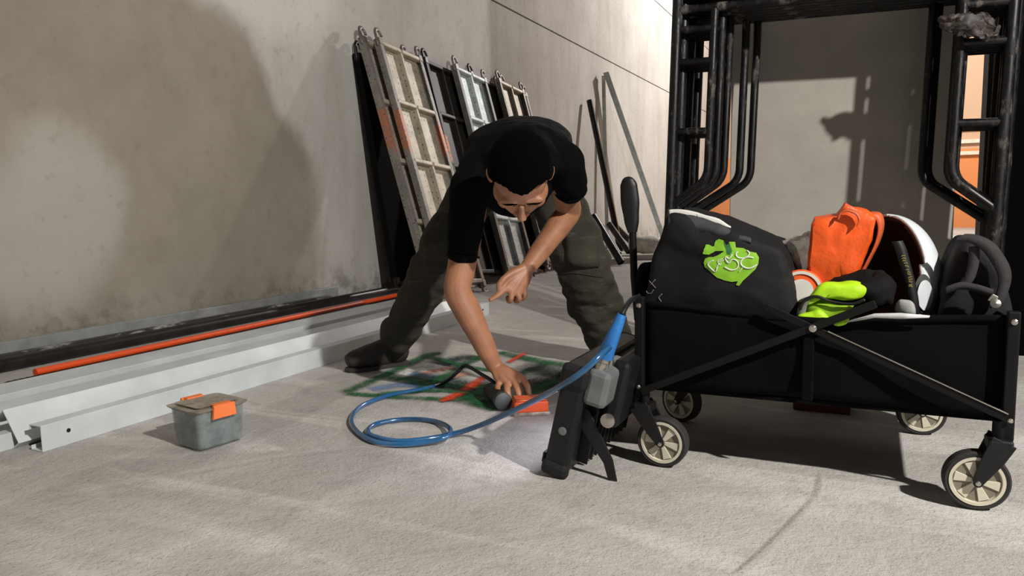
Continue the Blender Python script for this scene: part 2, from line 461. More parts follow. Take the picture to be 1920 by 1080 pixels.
def plank(y0, foot, kind, label, off=0.0, dy=-.16, zt=1.80, bands=True, flat=False):
    """board leaning on the wall: foot = distance of its foot from the wall, dy = sideways slip of the foot"""
    deck, rail = PLK[kind]; hk = M_HOOKD if kind == 'dark' else M_HOOK
    if not bands: rail = PLK['beige_plain'][1] if kind == 'beige' else M_PLANKSHADE
    F0 = Vector((WX+foot+off, y0+dy, .075)); T0 = Vector((WX+.02+off, y0, zt))
    az = (T0-F0).normalized(); L = (T0-F0).length; ay = Vector((0, 1, 0)); ay = (ay-az*ay.dot(az)).normalized(); ax = ay.cross(az)
    t = thing('scaffold_walk_board', label, 'walk board', F0, Matrix((ax, ay, az)).transposed(), 'walk boards leaning on the wall')
    if flat: MB().bx(PT-.016, PT-.006, .004, PW-.004, 0, L).build('deck', M_PLANKSHADE, t, local=True)
    else: MB().bx(-.006, 0, .03, PW-.03, 0, L).build('deck', deck, t, local=True)
    for k, y in enumerate((0, PW-.035)):
        m = MB(); sgn = 1 if k == 0 else -1; yo = y if k == 0 else y+.035
        poly = [(0, 0), (.035*sgn, 0), (.035*sgn, .006), (.006*sgn, .006), (.006*sgn, PT-.006), (.042*sgn, PT-.006), (.042*sgn, PT), (0, PT)]
        m.prism(poly, (-.008, yo, 0), (0, 1, 0), (1, 0, 0), (0, 0, 1), -.01, L+.01)
        m.build('side_rail', rail, t, local=True, bevel=.003)
    if not flat: MB().bx(0, .034, PW/2-.012, PW/2+.012, .02, L-.02).build('centre_rib', deck, t, local=True, bevel=.004)
    for i in range(0 if flat else 5):
        z = .02 + i*(L-.06)/4
        for a, b in ((.012, PW/2-.006), (PW/2+.006, PW-.012)):
            MB().bx(0, .042, a, b, z, z+.034).build('cross_rib', rail if i == 0 else deck, t, local=True, bevel=.008)
    for s, zb in ((1, L), (-1, 0)):
        for y in (.02, PW-.02):
            pts = spline([Vector((PT/2, y-.015+x*.85, zb+z*(1.0 if s > 0 else .6))) for x, z in hook_pts(s, y > .2)], 3)
            MB().tube(pts, [(.016, .009)]*len(pts), 8).build('hook', hk, t, local=True, smooth=True)
            MB().bx(PT/2-.02, PT/2+.02, y-.022, y+.022, zb-.04 if s > 0 else zb-.01, zb+.01 if s > 0 else zb+.04).build('hook_plate', hk, t, local=True, bevel=.003)
    return t
PLK['beige_plain'] = (PLK['beige'][0], plank_mat('walkboard_rail_plain', rgb('8a857d'), True))
plank(4.42, .20, 'dark', 'steep black walk board added for the shaded side of the near beige boards', dy=.12, zt=1.70, bands=False, flat=True)  # added board, black where the side of the beige boards lies in shade
plank(4.405, .62, 'beige', 'beige scaffold walk board just behind the foremost wide one at the near end', off=.06)
plank(4.50, .62, 'beige', 'wide beige perforated walk board in front at the near end of the row', off=.125)
plank(5.26, .56, 'dark', 'black scaffold walk board just beyond the wide beige one', off=.03)
plank(5.64, .56, 'silver', 'silvery white scaffold walk board in the middle of the leaning row', off=.095)
plank(6.03, .56, 'dark', 'black scaffold walk board between the silver board and the far beige one', off=.03)
plank(6.46, .56, 'beige', 'beige scaffold walk board second from the far end of the row', off=.095, bands=False)
plank(6.68, .56, 'beige', 'beige scaffold walk board at the far end of the leaning row', off=.03, bands=False)

# ------------------------------------------------------------------ channels and pipes along the wall
M_WHITE = mat('white_painted_steel', rgb('cfd4d4'), .45, 0, var=.1, scale=5, c2=rgb('b9bfbf'))
M_GREYCH = mat('grey_galvanised_steel', rgb('a9aeae'), .4, .5, var=.2, scale=10)
M_HOLE = mat('bolt_hole_dark', rgb('0c0c0c'), .9)
def cchan(h, w, t=.004, lip=.014):
    """outline of a C channel: web at x=0 (face towards +x), flanges running to -x"""
    return [(0, 0), (0, h), (-w, h), (-w, h-lip), (-w+t, h-lip), (-w+t, h-t), (-t, h-t), (-t, t), (-w+t, t), (-w+t, lip), (-w, lip), (-w, 0)]
def channel(label, x, y0, y1, h, w, rx=0.0, z0=0.0, x1=None, m=M_WHITE, holes=True, z1=None):
    """lies along y; rx rolls it about its lower front edge"""
    p0, p1 = Vector((x, y0, z0)), Vector((x if x1 is None else x1, y1, z0 if z1 is None else z1)); L = (p1-p0).length
    d = (p1-p0).normalized(); c, s = math.cos(rx), math.sin(rx)
    side = Vector((d.y, -d.x, 0)).normalized(); up = side.cross(d).normalized()
    ax = side*c+up*s; ay = up*c-side*s
    R = Matrix((ax, d, ay)).transposed()
    t = thing('steel_channel', label, 'steel channel', p0, R, 'white steel channels along the wall')
    mb = MB(); mb.prism(cchan(h, w), (0, 0, 0), (1, 0, 0), (0, 0, 1), (0, 1, 0), 0, L)
    mb.build('channel_body', m, t, local=True, bevel=.0015)
    if holes:
        for yy in (.075, L-.075):
            MB().lathe([(.006, -.001), (.006, .0006)], (0, yy, h*.55), (1, 0, 0), 14).build('bolt_hole', M_HOLE, t, local=True)
    return t
channel('foremost white steel channel, with a bolt hole, closest to the plastic box', -1.975, 1.205, 3.82, .072, .05)
channel('white steel channel rolled over onto its edge, second from the front of the heap', -2.05, 1.19, 3.70, .105, .055, rx=.60, z0=.020, holes=False)
channel('short-looking white steel channel whose end with a bolt hole pokes out lowest', -2.085, 1.15, 3.60, .046, .04, z0=0.0)
channel('white steel channel lying flat between the rolled channel and the orange pipe', -2.23, 1.10, 3.66, .072, .12, z0=0.0)
channel('white steel channel behind the flat one, closest to the orange pipe', -2.40, .95, 3.86, .08, .16, z0=0.0, holes=False)
channel('light grey steel channel standing behind the dark pipes at the wall foot', -3.245, .6, 4.05, .10, .045, m=M_GREYCH, holes=False)
def pipe(name, label, cat, p0, p1, r, m, hollow=.8, group='pipes along the wall'):
    o = MB().tube([p0, p1], r, 18, hollow=hollow).build(name, m, smooth=True, auto=40)
    return tag(o, label, cat, group)
def pipe_mat():
    t = NT('dark_pipe_with_plaster'); t.set(.4, .35)
    a = t.noise(14, 6, .7, mapping=(1, .3, 1)); b = t.noise(3, 3)
    c = t.mix(t.maprange(a, .52, .64, 0, .85), rgb('3e3b39'), rgb('a8a49e'))
    t.color(c); t.link(t.maprange(a, .5, .66, .28, .8), t.bsdf.inputs['Roughness']); return t.m
M_PIPE = pipe_mat(); M_BLKPIPE = mat('black_steel_pipe', rgb('2e2c2c'), .35, .5, var=.4, scale=8)
pipe('steel_pipe', 'plaster-splashed dark steel pipe in front of the grey channel', 'pipe', (-3.205, .7, .031), (-3.205, 3.9, .031), .031, M_PIPE)
pipe('steel_pipe', 'long glossy black steel pipe beside the orange bar', 'pipe', (-3.13, .7, .03), (-3.13, 4.62, .03), .029, M_BLKPIPE)
def ridged(p0, p1, r, n=240):
    pts = [Vector(p0).lerp(Vector(p1), i/n) for i in range(n+1)]
    return MB().tube(pts, [r*(1.0+.12*(i % 2)) for i in range(n+1)], 12)
tag(ridged((-2.80, 1.6, .016), (-2.835, 4.25, .016), .0145).build('reinforcing_bar', mat('black_rebar', rgb('1c1614'), .5, .4), smooth=True),
    'black ribbed reinforcing bar under the orange bar', 'rebar')
def orange_bar():
    t = NT('orange_paint_worn'); t.set(.45)
    a = t.noise(40, 4, .7, mapping=(1, .4, 1))
    t.color(t.mix(t.maprange(a, .6, .75, 0, .6), rgb('e0501c'), rgb('8b2d12'))); return t.m
M_ORBAR = orange_bar()
tag(MB().tube([(-2.822, 1.72, .038), (-2.86, 4.3, .038)], .0145, 14).build('orange_pipe', M_ORBAR, smooth=True, auto=40),
    'bright orange painted pipe lying along the wall', 'pipe')

# ------------------------------------------------------------------ bars and tubes at the far end of the wall
def lean(name, label, cat, p0, p1, m, prof='tube', r=.024, group='bars leaning on the wall'):
    p0, p1 = Vector(p0), Vector(p1)
    if prof == 'tube': o = MB().tube([p0, p1], r, 14, hollow=.8).build(name, m, smooth=True, auto=40)
    else:
        d = (p1-p0).normalized(); s = Vector((0, 1, 0)); s = (s-d*s.dot(d)).normalized(); u = d.cross(s)
        w = r; t_ = .006
        o = MB().prism([(0, 0), (w, 0), (w, t_), (t_, t_), (t_, w), (0, w)], p0, s, -u, d, 0, (p1-p0).length).build(name, m)
    return tag(o, label, cat, group)
tp = PX(1131, 137, -3.25)
lean('steel_angle', 'tall grey steel angle bar slanting down from the wall behind the wagon handle', 'angle bar', (-2.85, 11.35, .01), tp, M_GREYCH, 'L', .075)
tp = PX(1128, 142, -3.29); lean('steel_angle', 'narrow upright steel angle bar standing flat against the wall', 'angle bar', (-3.22, 9.72, .01), tp, M_GREYCH, 'L', .05)
tp = PX(1105, 188, -3.26); lean('scaffold_tube', 'black scaffold tube leaning on the wall behind the bending man', 'tube', (-2.80, 9.05, .02), tp, M_BLKPIPE, 'tube', .038)
for i, ((u0, v0), (u1, v1), lb) in enumerate([((1112, 405), (1165, 498), 'long black steel tube sloping at the front of the tube pile'), ((1128, 425), (1160, 482), 'short black tube in the pile, beside the long sloping one'),
        ((1142, 420), (1180, 478), 'short black tube in the middle of the tube pile'), ((1155, 425), (1195, 470), 'short black tube nearest the torn white sack'), ((1190, 468), (1232, 455), 'black tube lying flat below the torn white sack')]):
    b = G(u1, v1); b.z = .03
    d = 7.6; 
    top = PD(u0, v0, b.dot(HEAD)+.35)
    top.z = max(top.z, .04)
    tag(MB().tube([b, top], .04, 12, hollow=.75).build('short_scaffold_tube', M_BLKPIPE, smooth=True, auto=40), lb, 'tube', 'tubes piled at the wall')
m = MB().superbox(PD(1212, 438, 8.6), (.20, .12, .10), .7, 20, 12).displace(.05, 9)
mz = min(v.z for v in m.v)
m.v = [v-Vector((0, 0, mz)) for v in m.v]
tag(m.build('torn_sack', mat('dirty_white_sack', rgb('c9c4bc'), .8, var=.3, scale=12), smooth=True), 'crumpled off-white sack lying on the tubes at the far wall', 'sack')
for i, (u, v) in enumerate([(1200, 487), (1150, 495)]):
    g = G(u, v)
    tag(MB().box(g+Vector((0, 0, .03)), (.5, .16, .06), Matrix.Rotation(.5+.6*i, 3, 'Z')).build('timber_offcut', mat('pale_offcut', rgb('b8b1a6'), .8, mapping=(1, 6, 1)), bevel=.004),
        ['pale timber offcut lying beside the tube pile', 'pale timber offcut closest to the man, below the tube pile'][i], 'timber')

# ------------------------------------------------------------------ scaffold portal frames
def frame_mat(name, c, s):
    t = NT(name); t.set(.33, .2)
    a = t.noise(s, 6, .72, mapping=(1, 1, .45)); b = t.noise(60, 4, .7)
    col = t.mix(t.maprange(a, .56, .68, 0, .8), rgb(c), rgb('6f6862'))
    col = t.mix(t.maprange(b, .60, .72, 0, .6), col, rgb('5a2f20'))
    t.color(col); t.bump(a, .25, .003)
    t.link(t.maprange(a, .45, .65, .38, .85), t.bsdf.inputs['Roughness']); return t.m
M_FR = [frame_mat('black_frame_paint', '070608', 14), frame_mat('black_frame_paint_worn', '0b090c', 11)]
FW_, FH = 1.165, 1.475
def portal_scaffold(x0, y0, lean_, label, mi=0, rz=0.0, IN=.15):
    rot = Matrix.Rotation(rz, 3, 'Z') @ Matrix.Rotation(-lean_, 3, 'X') @ Matrix.Rotation(.026, 3, 'Y')
    t = thing('portal_scaffold', label, 'scaffold', (x0, y0, 0.034), rot, 'stacked scaffold frames')
    m = M_FR[mi]; r = .021
    for x in (0, FW_):
        MB().tube([(x, 0, 0), (x, 0, FH+.0)], r, 14, hollow=.8).build('leg', m, t, local=True, smooth=True, auto=40)
    MB().tube([(0, 0, FH-.03), (FW_, 0, FH-.03)], r*.95, 14).build('header', m, t, local=True, smooth=True, auto=40)
    MB().tube([(0.0, 0, FH-.095), (FW_, 0, FH-.095)], r*.85, 12).build('lower_header', m, t, local=True, smooth=True, auto=40)
    for k in (0, 1):
        sx = lambda x: x if k == 0 else FW_-x
        pts = [Vector((sx(IN), 0, FH-.095)), Vector((sx(IN), 0, 1.1)), Vector((sx(IN), 0, .745))]
        pts += [Vector((sx(IN-.07*(1-math.cos(a))), 0, .745-.085*math.sin(a))) for a in np.linspace(.2, 1.1, 6)]
        pts += [Vector((sx(0.0), 0, .665-.55*IN))]
        MB().tube(pts, r*.8, 12).build('portal_tube', m, t, local=True, smooth=True, auto=50)
        for z in ((1.30, 1.17, .89) if IN < .2 else ()):
            MB().tube([(sx(0.0), 0, z), (sx(IN), 0, z)], r*.75, 10).build('rung', m, t, local=True, smooth=True, auto=40)
        MB().tube([(sx(0.0), -.02, .3), (sx(0.0), -.05, .3)], .008, 8).build('lock_pin', m, t, local=True)
    return t
FL = ['front scaffold frame of the black stack, closest to the wagon', 'second black scaffold frame from the front, set towards the pillar side', 'third black scaffold frame from the front of the stack',
      'fourth black scaffold frame, in the middle of the stack', 'fifth black scaffold frame from the front of the stack', 'sixth black scaffold frame, second from the pillar', 'rearmost black scaffold frame, closest to the concrete pillar']
for i, (x, y, mi, rz, inn) in enumerate([(-.770, 3.12, 0, .0, .150), (-.752, 3.165, 1, .004, .156), (-.765, 3.21, 0, -.003, .150), (-.742, 3.255, 1, .0, .162), (-.755, 3.30, 0, .003, .160), (-.765, 3.355, 1, .0, .235), (-.735, 3.40, 0, .0, .245)]):
    portal_scaffold(x, y, .026, FL[i], mi, rz, inn)
tag(MB().bx(.425, 1.9, 3.52, 3.56, 0, 1.9).build('shade_panel', mat('shade_black', rgb('040404'), .95, spec=.05), bevel=.003), 'black sheet added for the deep shade beside the scaffold frames', 'panel')  # added sheet; its black colour stands in for shade
# crumpled clear plastic over the top of the frames
m = MB().superbox(PY(1822, 50, 3.09), (.10, .025, .04), .8, 60, 36, Matrix.Rotation(.2, 3, 'Y')).displace(.03, 14).displace(.018, 40).displace(.006, 110)
tag(m.build('plastic_bundle', mat('cloudy_plastic', rgb('3d3632'), .6, var=.6, scale=18), smooth=True), 'crumpled cloudy plastic bundle hung at the top of the frames', 'plastic')

# ------------------------------------------------------------------ folding wagon
M_BLK = mat('black_wagon_steel', rgb('060607'), .6, .1, var=.3, scale=20, spec=.3)
M_FAB = mat('black_wagon_fabric', rgb('070708'), .95, 0, var=.35, scale=9, bump=.35, bscale=220, spec=.12, dist=.002)
M_TYRE = mat('dark_tyre_rubber', rgb('2a2725'), .8, 0, var=.3, scale=25)
M_HUB = mat('cream_wheel_plastic', rgb('cfc9b4'), .5, 0, var=.08, scale=10)
M_HUBSHADE = mat('cream_hub_recess_shade', rgb('7d7767'), .6, 0, var=.1, scale=10)  # shade in the hub recess, painted as a darker copy of the cream
M_CHROME = mat('bright_steel', rgb('b9b5ac'), .25, .9, var=.15, scale=20)
M_BLKPL = mat('black_plastic', rgb('0a0a0b'), .5, 0, var=.2, scale=30)
XL, XR, YN, YF, ZT, ZB = -.49, .265, 1.74, 2.24, .40, .185
wg = thing('folding_wagon', 'black fabric folding wagon with cream wheels, loaded with bags', 'wagon', ((XL+XR)/2, (YN+YF)/2, 0))
for x in (XL, XR):
    for y in (YN, YF):
        MB().bx(x-.011, x+.011, y-.011, y+.011, .165 if x < 0 else .15, ZT+.012).build('post', M_BLK, wg, bevel=.003)
        MB().lathe([(.006, 0), (.006, .003), (.003, .005)], (x, y-.011 if y == YN else y+.011, ZT-.008), (0, -1 if y == YN else 1, 0), 10).build('rivet', M_CHROME, wg)
        MB().lathe([(.005, 0), (.005, .003), (.003, .005)], (x+.002, y-.017 if y == YN else y+.017, .195), (0, -1 if y == YN else 1, 0), 10).build('rivet', M_CHROME, wg)
# fabric tub
def tub_side(p0, p1, z0, z1, nrm, sag, bulge, name):
    nu, nv = 26, 10; m = MB(); vs = []; fs = []
    p0, p1, nrm = Vector(p0), Vector(p1), Vector(nrm)
    for i in range(nu+1):
        a = i/nu
        for j in range(nv+1):
            b = j/nv
            p = p0.lerp(p1, a); top = z1 - sag*math.sin(math.pi*a)**2; bot = z0 + .012*math.sin(math.pi*a)
            p = Vector((p.x, p.y, bot+(top-bot)*b)) + nrm*(bulge*math.sin(math.pi*a)*math.sin(math.pi*b*.9))
            q = noise.noise(Vector((p.x*9, p.y*9, p.z*9)))*.006 + noise.noise(Vector((p.x*22, p.y*22, p.z*14)))*.003
            vs.append(p+nrm*q*math.sin(math.pi*a))
    for i in range(nu):
        for j in range(nv):
            k = i*(nv+1)+j; fs.append((k, k+nv+1, k+nv+2, k+1))
    m.add(vs, fs); o = m.build(name, M_FAB, wg, smooth=True)
    md = o.modifiers.new('thick', 'SOLIDIFY'); md.thickness = .004; md.offset = 0
    return o
tub_side((XL+.006, YN+.014, 0), (XR-.006, YN+.014, 0), ZB, ZT-.006, (0, -1, 0), .022, .010, 'side_panel')
tub_side((XL+.006, YF-.014, 0), (XR-.006, YF-.014, 0), ZB, ZT-.006, (0, 1, 0), .022, .010, 'side_panel')
tub_side((XL+.008, YN+.01, 0), (XL+.008, YF-.01, 0), ZB, ZT-.004, (-1, 0, 0), .004, .006, 'end_panel')
tub_side((XR-.008, YN+.01, 0), (XR-.008, YF-.01, 0), ZB, ZT-.004, (1, 0, 0), .004, .006, 'end_panel')
MB().bx(XL+.01, XR-.01, YN+.018, YF-.018, ZB-.004, ZB+.008).build('base_panel', M_FAB, wg, bevel=.003)
for y, s in ((YN, -1), (YF, 1)):
    n = 20
    rim = [Vector((XL+(XR-XL)*i/n, y-s*.012, ZT-.006-.022*math.sin(math.pi*i/n)**2)) for i in range(n+1)]
    MB().tube(rim, .008, 8).build('rim_hem', M_FAB, wg, smooth=True)
    def bar(x0, z0, x1, z1, off, nm):
        d = Vector((x1-x0, 0, z1-z0)); L = d.length; d.normalize(); up = Vector((-d.z, 0, d.x))
        mb = MB(); R = Matrix((d, Vector((0, 1, 0)), up)).transposed()
        mb.box(((x0+x1)/2, y+s*off, (z0+z1)/2), (L, .005, .017), R); mb.build(nm, M_BLK, wg, bevel=.0015)
        return d
    bar(XL+.008, .185, .02, .419, .021, 'cross_brace')
    bar(XR-.006, .200, -.20, .402, .015, 'cross_brace')
    # highlight on the second brace's upper edge, added as a bright steel strip
    d = (Vector((-.085, 0, .351))-Vector((XR-.006, 0, .200))).normalized(); up = Vector((d.z, 0, -d.x)) if d.z*d.x > 0 else Vector((-d.z, 0, d.x))
    if up.z < 0: up = -up
    p = Vector((XR-.006, y+s*.019, .200)); q = Vector((-.075, y+s*.019, .347))
    MB().tube([p+up*.009, q+up*.009], .0016, 6).build('brace_highlight', M_CHROME, wg)
    MB().lathe([(.008, 0), (.008, .004), (.004, .006)], (-.101, y+s*.024, .361), (0, s, 0), 12).build('pivot_rivet', M_CHROME, wg)
    MB().bx(-.122, -.098, y+s*.006-.004, y+s*.006+.004, .195, .355).build('centre_sleeve', M_FAB, wg, bevel=.003)
def wheel(cx, cy, sx, ang=0.0, px=None):
    r = .061; c = Vector((cx, cy, r+.001)); a = Vector((math.sin(ang), -math.cos(ang), 0))
    w = MB().lathe([(r-.012, -.015), (r-.004, -.0165), (r, -.012), (r, .012), (r-.004, .0165), (r-.012, .015)], c, a, 48, ring=True).build('wheel', M_TYRE, wg, smooth=True, auto=40)
    for s in (1, -1):
        aa = a*s
        MB().lathe([(r-.0105, .004), (r-.0105, .0175), (r-.0165, .0175), (r-.018, .0105), (.001, .0105), (.001, .004)], c, aa, 48).build('hub', M_HUB, w, smooth=True, auto=30)
        MB().lathe([(r-.019, .0102), (r-.019, .0112), (.001, .0112)], c, aa, 40).build('hub_recess', M_HUBSHADE, w)
        side = Vector((aa.y, -aa.x, 0)); up = Vector((0, 0, 1))
        for k in range(6):
            t0 = 2*math.pi*k/6+.2
            poly = [(.008*math.cos(t0-.5), .008*math.sin(t0-.5)), ((r-.0185)*math.cos(t0-.27), (r-.0185)*math.sin(t0-.27)),
                    ((r-.0185)*math.cos(t0+.22), (r-.0185)*math.sin(t0+.22)), (.008*math.cos(t0+.5), .008*math.sin(t0+.5))]
            MB().prism(poly, c, side, up, aa, .0108, .0145).build('spoke', M_HUB, w, bevel=.001)
        MB().lathe([(.010, .010), (.010, .021), (.006, .023)], c, aa, 16).build('axle_cap', M_CHROME, w)
    # fork
    px = px if px is not None else cx+sx
    top = Vector((px, cy, .137))
    out = [(-.017, .018), (-.02, -.012), (-.002, -.03), (.010, -.022), (.020, .012), (.012, .02)]
    for s in (1, -1):
        d = (c-top); L = d.length; dn = d.normalized(); sd = a.cross(dn)
        poly = [(-.024, -.016), (.022, -.016), (.020, .3*L), (.010, L), (.0, L+.009), (-.011, L), (-.020, .35*L)]
        MB().prism(poly, top+a*s*.021, sd, dn, a*s, 0, .0045).build('fork_arm', M_BLKPL, wg, bevel=.0015)
        MB().lathe([(.009, .0), (.009, .006)], c+a*s*.021, a*s, 16).build('fork_eye', M_BLKPL, wg)
        MB().lathe([(.005, .005), (.005, .009), (.003, .010)], c+a*s*.021, a*s, 12).build('axle_bolt', M_CHROME, wg)
    MB().box(top+Vector((0, 0, .006)), (.044, .052, .024), Matrix.Rotation(ang, 3, 'Z')).build('fork_crown', M_BLKPL, wg, bevel=.005)
    MB().tube([top+Vector((0, 0, .012)), Vector((px, cy, .19))], .013, 12).build('caster_stem', M_BLK, wg, smooth=True, auto=40)
wheel(-.432, YN, 0, -.05, px=-.478); wheel(.216, YN, 0, .05, px=.252)
wheel(.145, YF+.01, 0, .1, px=.185); wheel(-.475, 2.13, 0, -.4, px=-.435)
MB().bx(-.45, -.42, 2.10, YF, .165, .187).build('caster_bracket', M_BLK, wg, bevel=.002)
MB().bx(.17, XR, YF-.012, YF+.03, .175, .187).build('caster_bracket', M_BLK, wg, bevel=.002)
# pull handle
g0, g1 = PY(1178, 338, 1.97), PY(1186, 436, 1.97)
gp = [g0.lerp(g1, t) for t in (0, .12, .4, .75, 1.0)]
P_, R_ = spline(gp, 5, [(.012, .018), (.014, .024), (.014, .026), (.013, .021), (.012, .013)])
MB().ell(g0+Vector((0, 0, -.004)), (.018, .012, .014)).tube(P_, R_, 16).build('handle_grip', M_BLKPL, wg, smooth=True, auto=50)
MB().tube([g1+Vector((0, 0, .01)), PY(1189, 520, 1.97), PY(1196, 600, 1.97)], .010, 10).build('handle_shaft', M_BLK, wg, smooth=True, auto=50)
MB().bx(XL-.03, XL+.0, 1.95, 1.99, .33, .38).build('handle_bracket', M_BLKPL, wg, bevel=.004)
m = MB().superbox((XL-.035, 1.93, .43), (.018, .05, .05), .6, 20, 12).displace(.008, 25); m.build('side_pocket', M_FAB, wg, smooth=True)

# ------------------------------------------------------------------ things in the wagon
def puff(outline, y0, y1, bulge=.02, rings=7, side=5, amp=.006, freq=18, seed=0, fine=.0, crisp=False):
    """soft block: front outline of (x, z), extruded from y0 to y1"""
    o = [Vector((p[0], 0, p[1])) for p in outline]
    o = [o[q].lerp(o[(q+1) % len(o)], w/4) for q in range(len(o)) for w in range(4)] if crisp else spline(o, 5, closed=True)
    n = len(o); c = sum(o, Vector())/n; m = MB(); vs = []; fs = []; prof = []
    for k in range(1, rings+1):
        s = k/rings; prof.append((s*.985 if k == rings else s, y0-bulge*(1-s*s)+(.006 if k == rings else 0)))
    for k in range(1, side): prof.append((1.0+.02*math.sin(math.pi*k/side), y0+.006+(y1-y0-.012)*k/side))
    for k in range(rings, 0, -1):
        s = k/rings; prof.append((s*.985 if k == rings else s, y1+bulge*(1-s*s)-(.006 if k == rings else 0)))
    for s, y in prof:
        for p in o:
            q = c+(p-c)*s; q = Vector((q.x, y, q.z)); w = noise.noise_vector(q*freq+Vector((seed, seed, 0)))*amp
            if fine: w = w+noise.noise_vector(q*freq*3.3+Vector((seed, 0, seed)))*fine
            vs.append(q+w)
    R = len(prof)
    for i in range(R-1):
        for j in range(n):
            k = (j+1) % n; fs.append((i*n+j, i*n+k, (i+1)*n+k, (i+1)*n+j))
    fs.append(tuple(range(n))); fs.append(tuple((R-1)*n+j for j in range(n))[::-1])
    return m.add(vs, fs)
def outl(pts, y): return [(PY(u, v, y).x, PY(u, v, y).z) for u, v in pts]
def bvh(mb): return BVHTree.FromPolygons([tuple(v) for v in mb.v], mb.f)
def onto(tree, u, v, lift=.002):
    d = ray(u, v).normalized(); h = tree.ray_cast(CAMPOS, d)
    if h[0] is None: return None
    nn = h[1] if h[1].dot(d) < 0 else -h[1]
    return h[0] + nn*lift
def print_patch(tree, poly, name, m, parent, lift=.002, n=26):
    """flat print following the surface: poly in photo pixels"""
    us = [p[0] for p in poly]; vv = [p[1] for p in poly]; b = bmesh.new()
    vs = [b.verts.new((p[0], p[1], 0)) for p in poly]; b.faces.new(vs)
    bmesh.ops.triangulate(b, faces=b.faces[:])
    bmesh.ops.subdivide_edges(b, edges=b.edges[:], cuts=4, use_grid_fill=True)
    bmesh.ops.triangulate(b, faces=b.faces[:])
    mb = MB(); idx = {}
    pts = []
    for v in b.verts:
        q = onto(tree, v.co.x, v.co.y, lift)
        if q is None: q = Vector((0, 0, -9))
        idx[v] = len(pts); pts.append(q)
    fs = [tuple(idx[v] for v in f.verts) for f in b.faces if all(pts[idx[v]].z > -1 for v in f.verts)]
    b.free(); mb.add(pts, fs)
    return mb.build(name, m, parent, smooth=True, recalc=False)
def print_line(tree, pts, w, name, m, parent, lift=.004, k=5):
    P2 = spline([Vector((p[0], p[1], 0)) for p in pts], k); P3 = [onto(tree, p.x, p.y, lift) for p in P2]
    P3 = [p for p in P3 if p is not None]
    if len(P3) < 2: return None
    return MB().tube(P3, w*.72, 6).build(name, m, parent, smooth=True)

M_BAGB = mat('black_woven_bag', rgb('0d0c0e'), .75, 0, var=.35, scale=8, bump=.4, bscale=260, spec=.35, dist=.002)
bo = outl([(1258, 398), (1310, 408), (1365, 428), (1420, 452), (1462, 470), (1475, 500), (1484, 545), (1488, 600), (1420, 615), (1300, 615), (1205, 600), (1200, 560), (1215, 500), (1235, 440)], 1.80)
mb_ = puff(bo, 1.80, 2.16, .012, 9, 6, .012, 11, 3, .003)
bag = thing('shopping_bag', 'large black shopping bag with a lime green printed emblem, in the wagon', 'bag', (-.34, 1.98, .30))
tb = bvh(mb_)
mb_.build('bag_body', M_BAGB, bag, smooth=True)
rim = [onto(tb, *p, lift=.0) for p in ((1262, 412), (1300, 416), (1345, 432), (1390, 452), (1430, 462))]
rim = [p for p in rim if p]
hem = MB(); top = spline([PY(u, v, 1.80) for u, v in ((1254, 402), (1300, 404), (1345, 418), (1378, 434), (1408, 448))], 5)
low = spline([PY(u, v, 1.792) for u, v in ((1252, 428), (1298, 432), (1345, 444), (1378, 450), (1408, 456))], 5)
vs_, fs_ = [], []
for a, b in zip(top, low): vs_ += [a, (a+b)/2+Vector((0, -.004, 0)), b]
for i in range(len(top)-1):
    for k in (0, 1): fs_.append((i*3+k, i*3+k+1, i*3+k+4, i*3+k+3))
hem.add(vs_, fs_).displace(.003, 40)
hm = hem.build('folded_hem', mat('bag_hem_grey', rgb('3a3a3c'), .8, var=.3, scale=25), bag, smooth=True)
md = hm.modifiers.new('thick', 'SOLIDIFY'); md.thickness = .004
M_LIME = mat('lime_print', rgb('86bf2c'), .6, 0, var=.12, scale=30)
M_LIMED = mat('dark_green_print', rgb('2f6b3a'), .6, 0, var=.12, scale=30)
M_WPRINT = mat('white_print', rgb('dcdcd6'), .6, 0, var=.05)
Z1 = lambda pts: [(1290+x/8.306, 420+y/8.306) for x, y in pts]
emb = print_patch(tb, Z1([(250, 600), (275, 535), (330, 515), (400, 515), (500, 470), (590, 450), (640, 440), (660, 340), (640, 280), (735, 280), (745, 368), (860, 375), (960, 430), (1060, 450), (1100, 520), (1095, 610), (1050, 700), (960, 790), (860, 880), (800, 958), (750, 950), (778, 890), (680, 900), (560, 875), (450, 830), (350, 740), (270, 670)]), 'printed_emblem', M_LIME, bag, .0025)
print_patch(tb, Z1([(235, 440), (330, 450), (420, 405), (340, 415), (400, 385), (345, 372), (278, 318), (330, 325), (385, 355), (412, 345), (415, 300), (440, 260), (490, 235), (560, 262), (575, 340), (600, 400), (570, 418), (430, 425), (330, 478), (240, 468)]), 'printed_leaf', M_LIME, bag, .0025)
print_patch(tb, Z1([(560, 265), (600, 330), (650, 300), (660, 340), (690, 420), (660, 480), (610, 470), (600, 400), (575, 340)]), 'printed_shade', M_LIMED, bag, .0032)
for pts, w in [([(405, 565), (315, 628), (425, 738), (452, 670)], .0019), ([(452, 670), (485, 622), (500, 640), (520, 610)], .0014), ([(540, 538), (468, 572), (478, 622)], .0014), ([(565, 560), (482, 592)], .0012),
               ([(690, 475), (640, 538), (600, 510), (588, 545), (635, 605), (690, 552), (752, 570), (785, 630), (745, 700), (665, 712), (570, 668)], .0021),
               ([(780, 430), (745, 462), (765, 510), (820, 532), (900, 522), (955, 462), (920, 412)], .0021), ([(1020, 530), (950, 515), (880, 530), (825, 580), (835, 640), (900, 680), (980, 682), (1070, 632)], .0023), ([(845, 680), (790, 745)], .0012)]:
    print_line(tb, Z1(pts), w, 'letter_stroke', M_WPRINT, bag, .0035)
M_GPRINT = mat('grey_print', rgb('8d8a8a'), .6, 0, var=.05)
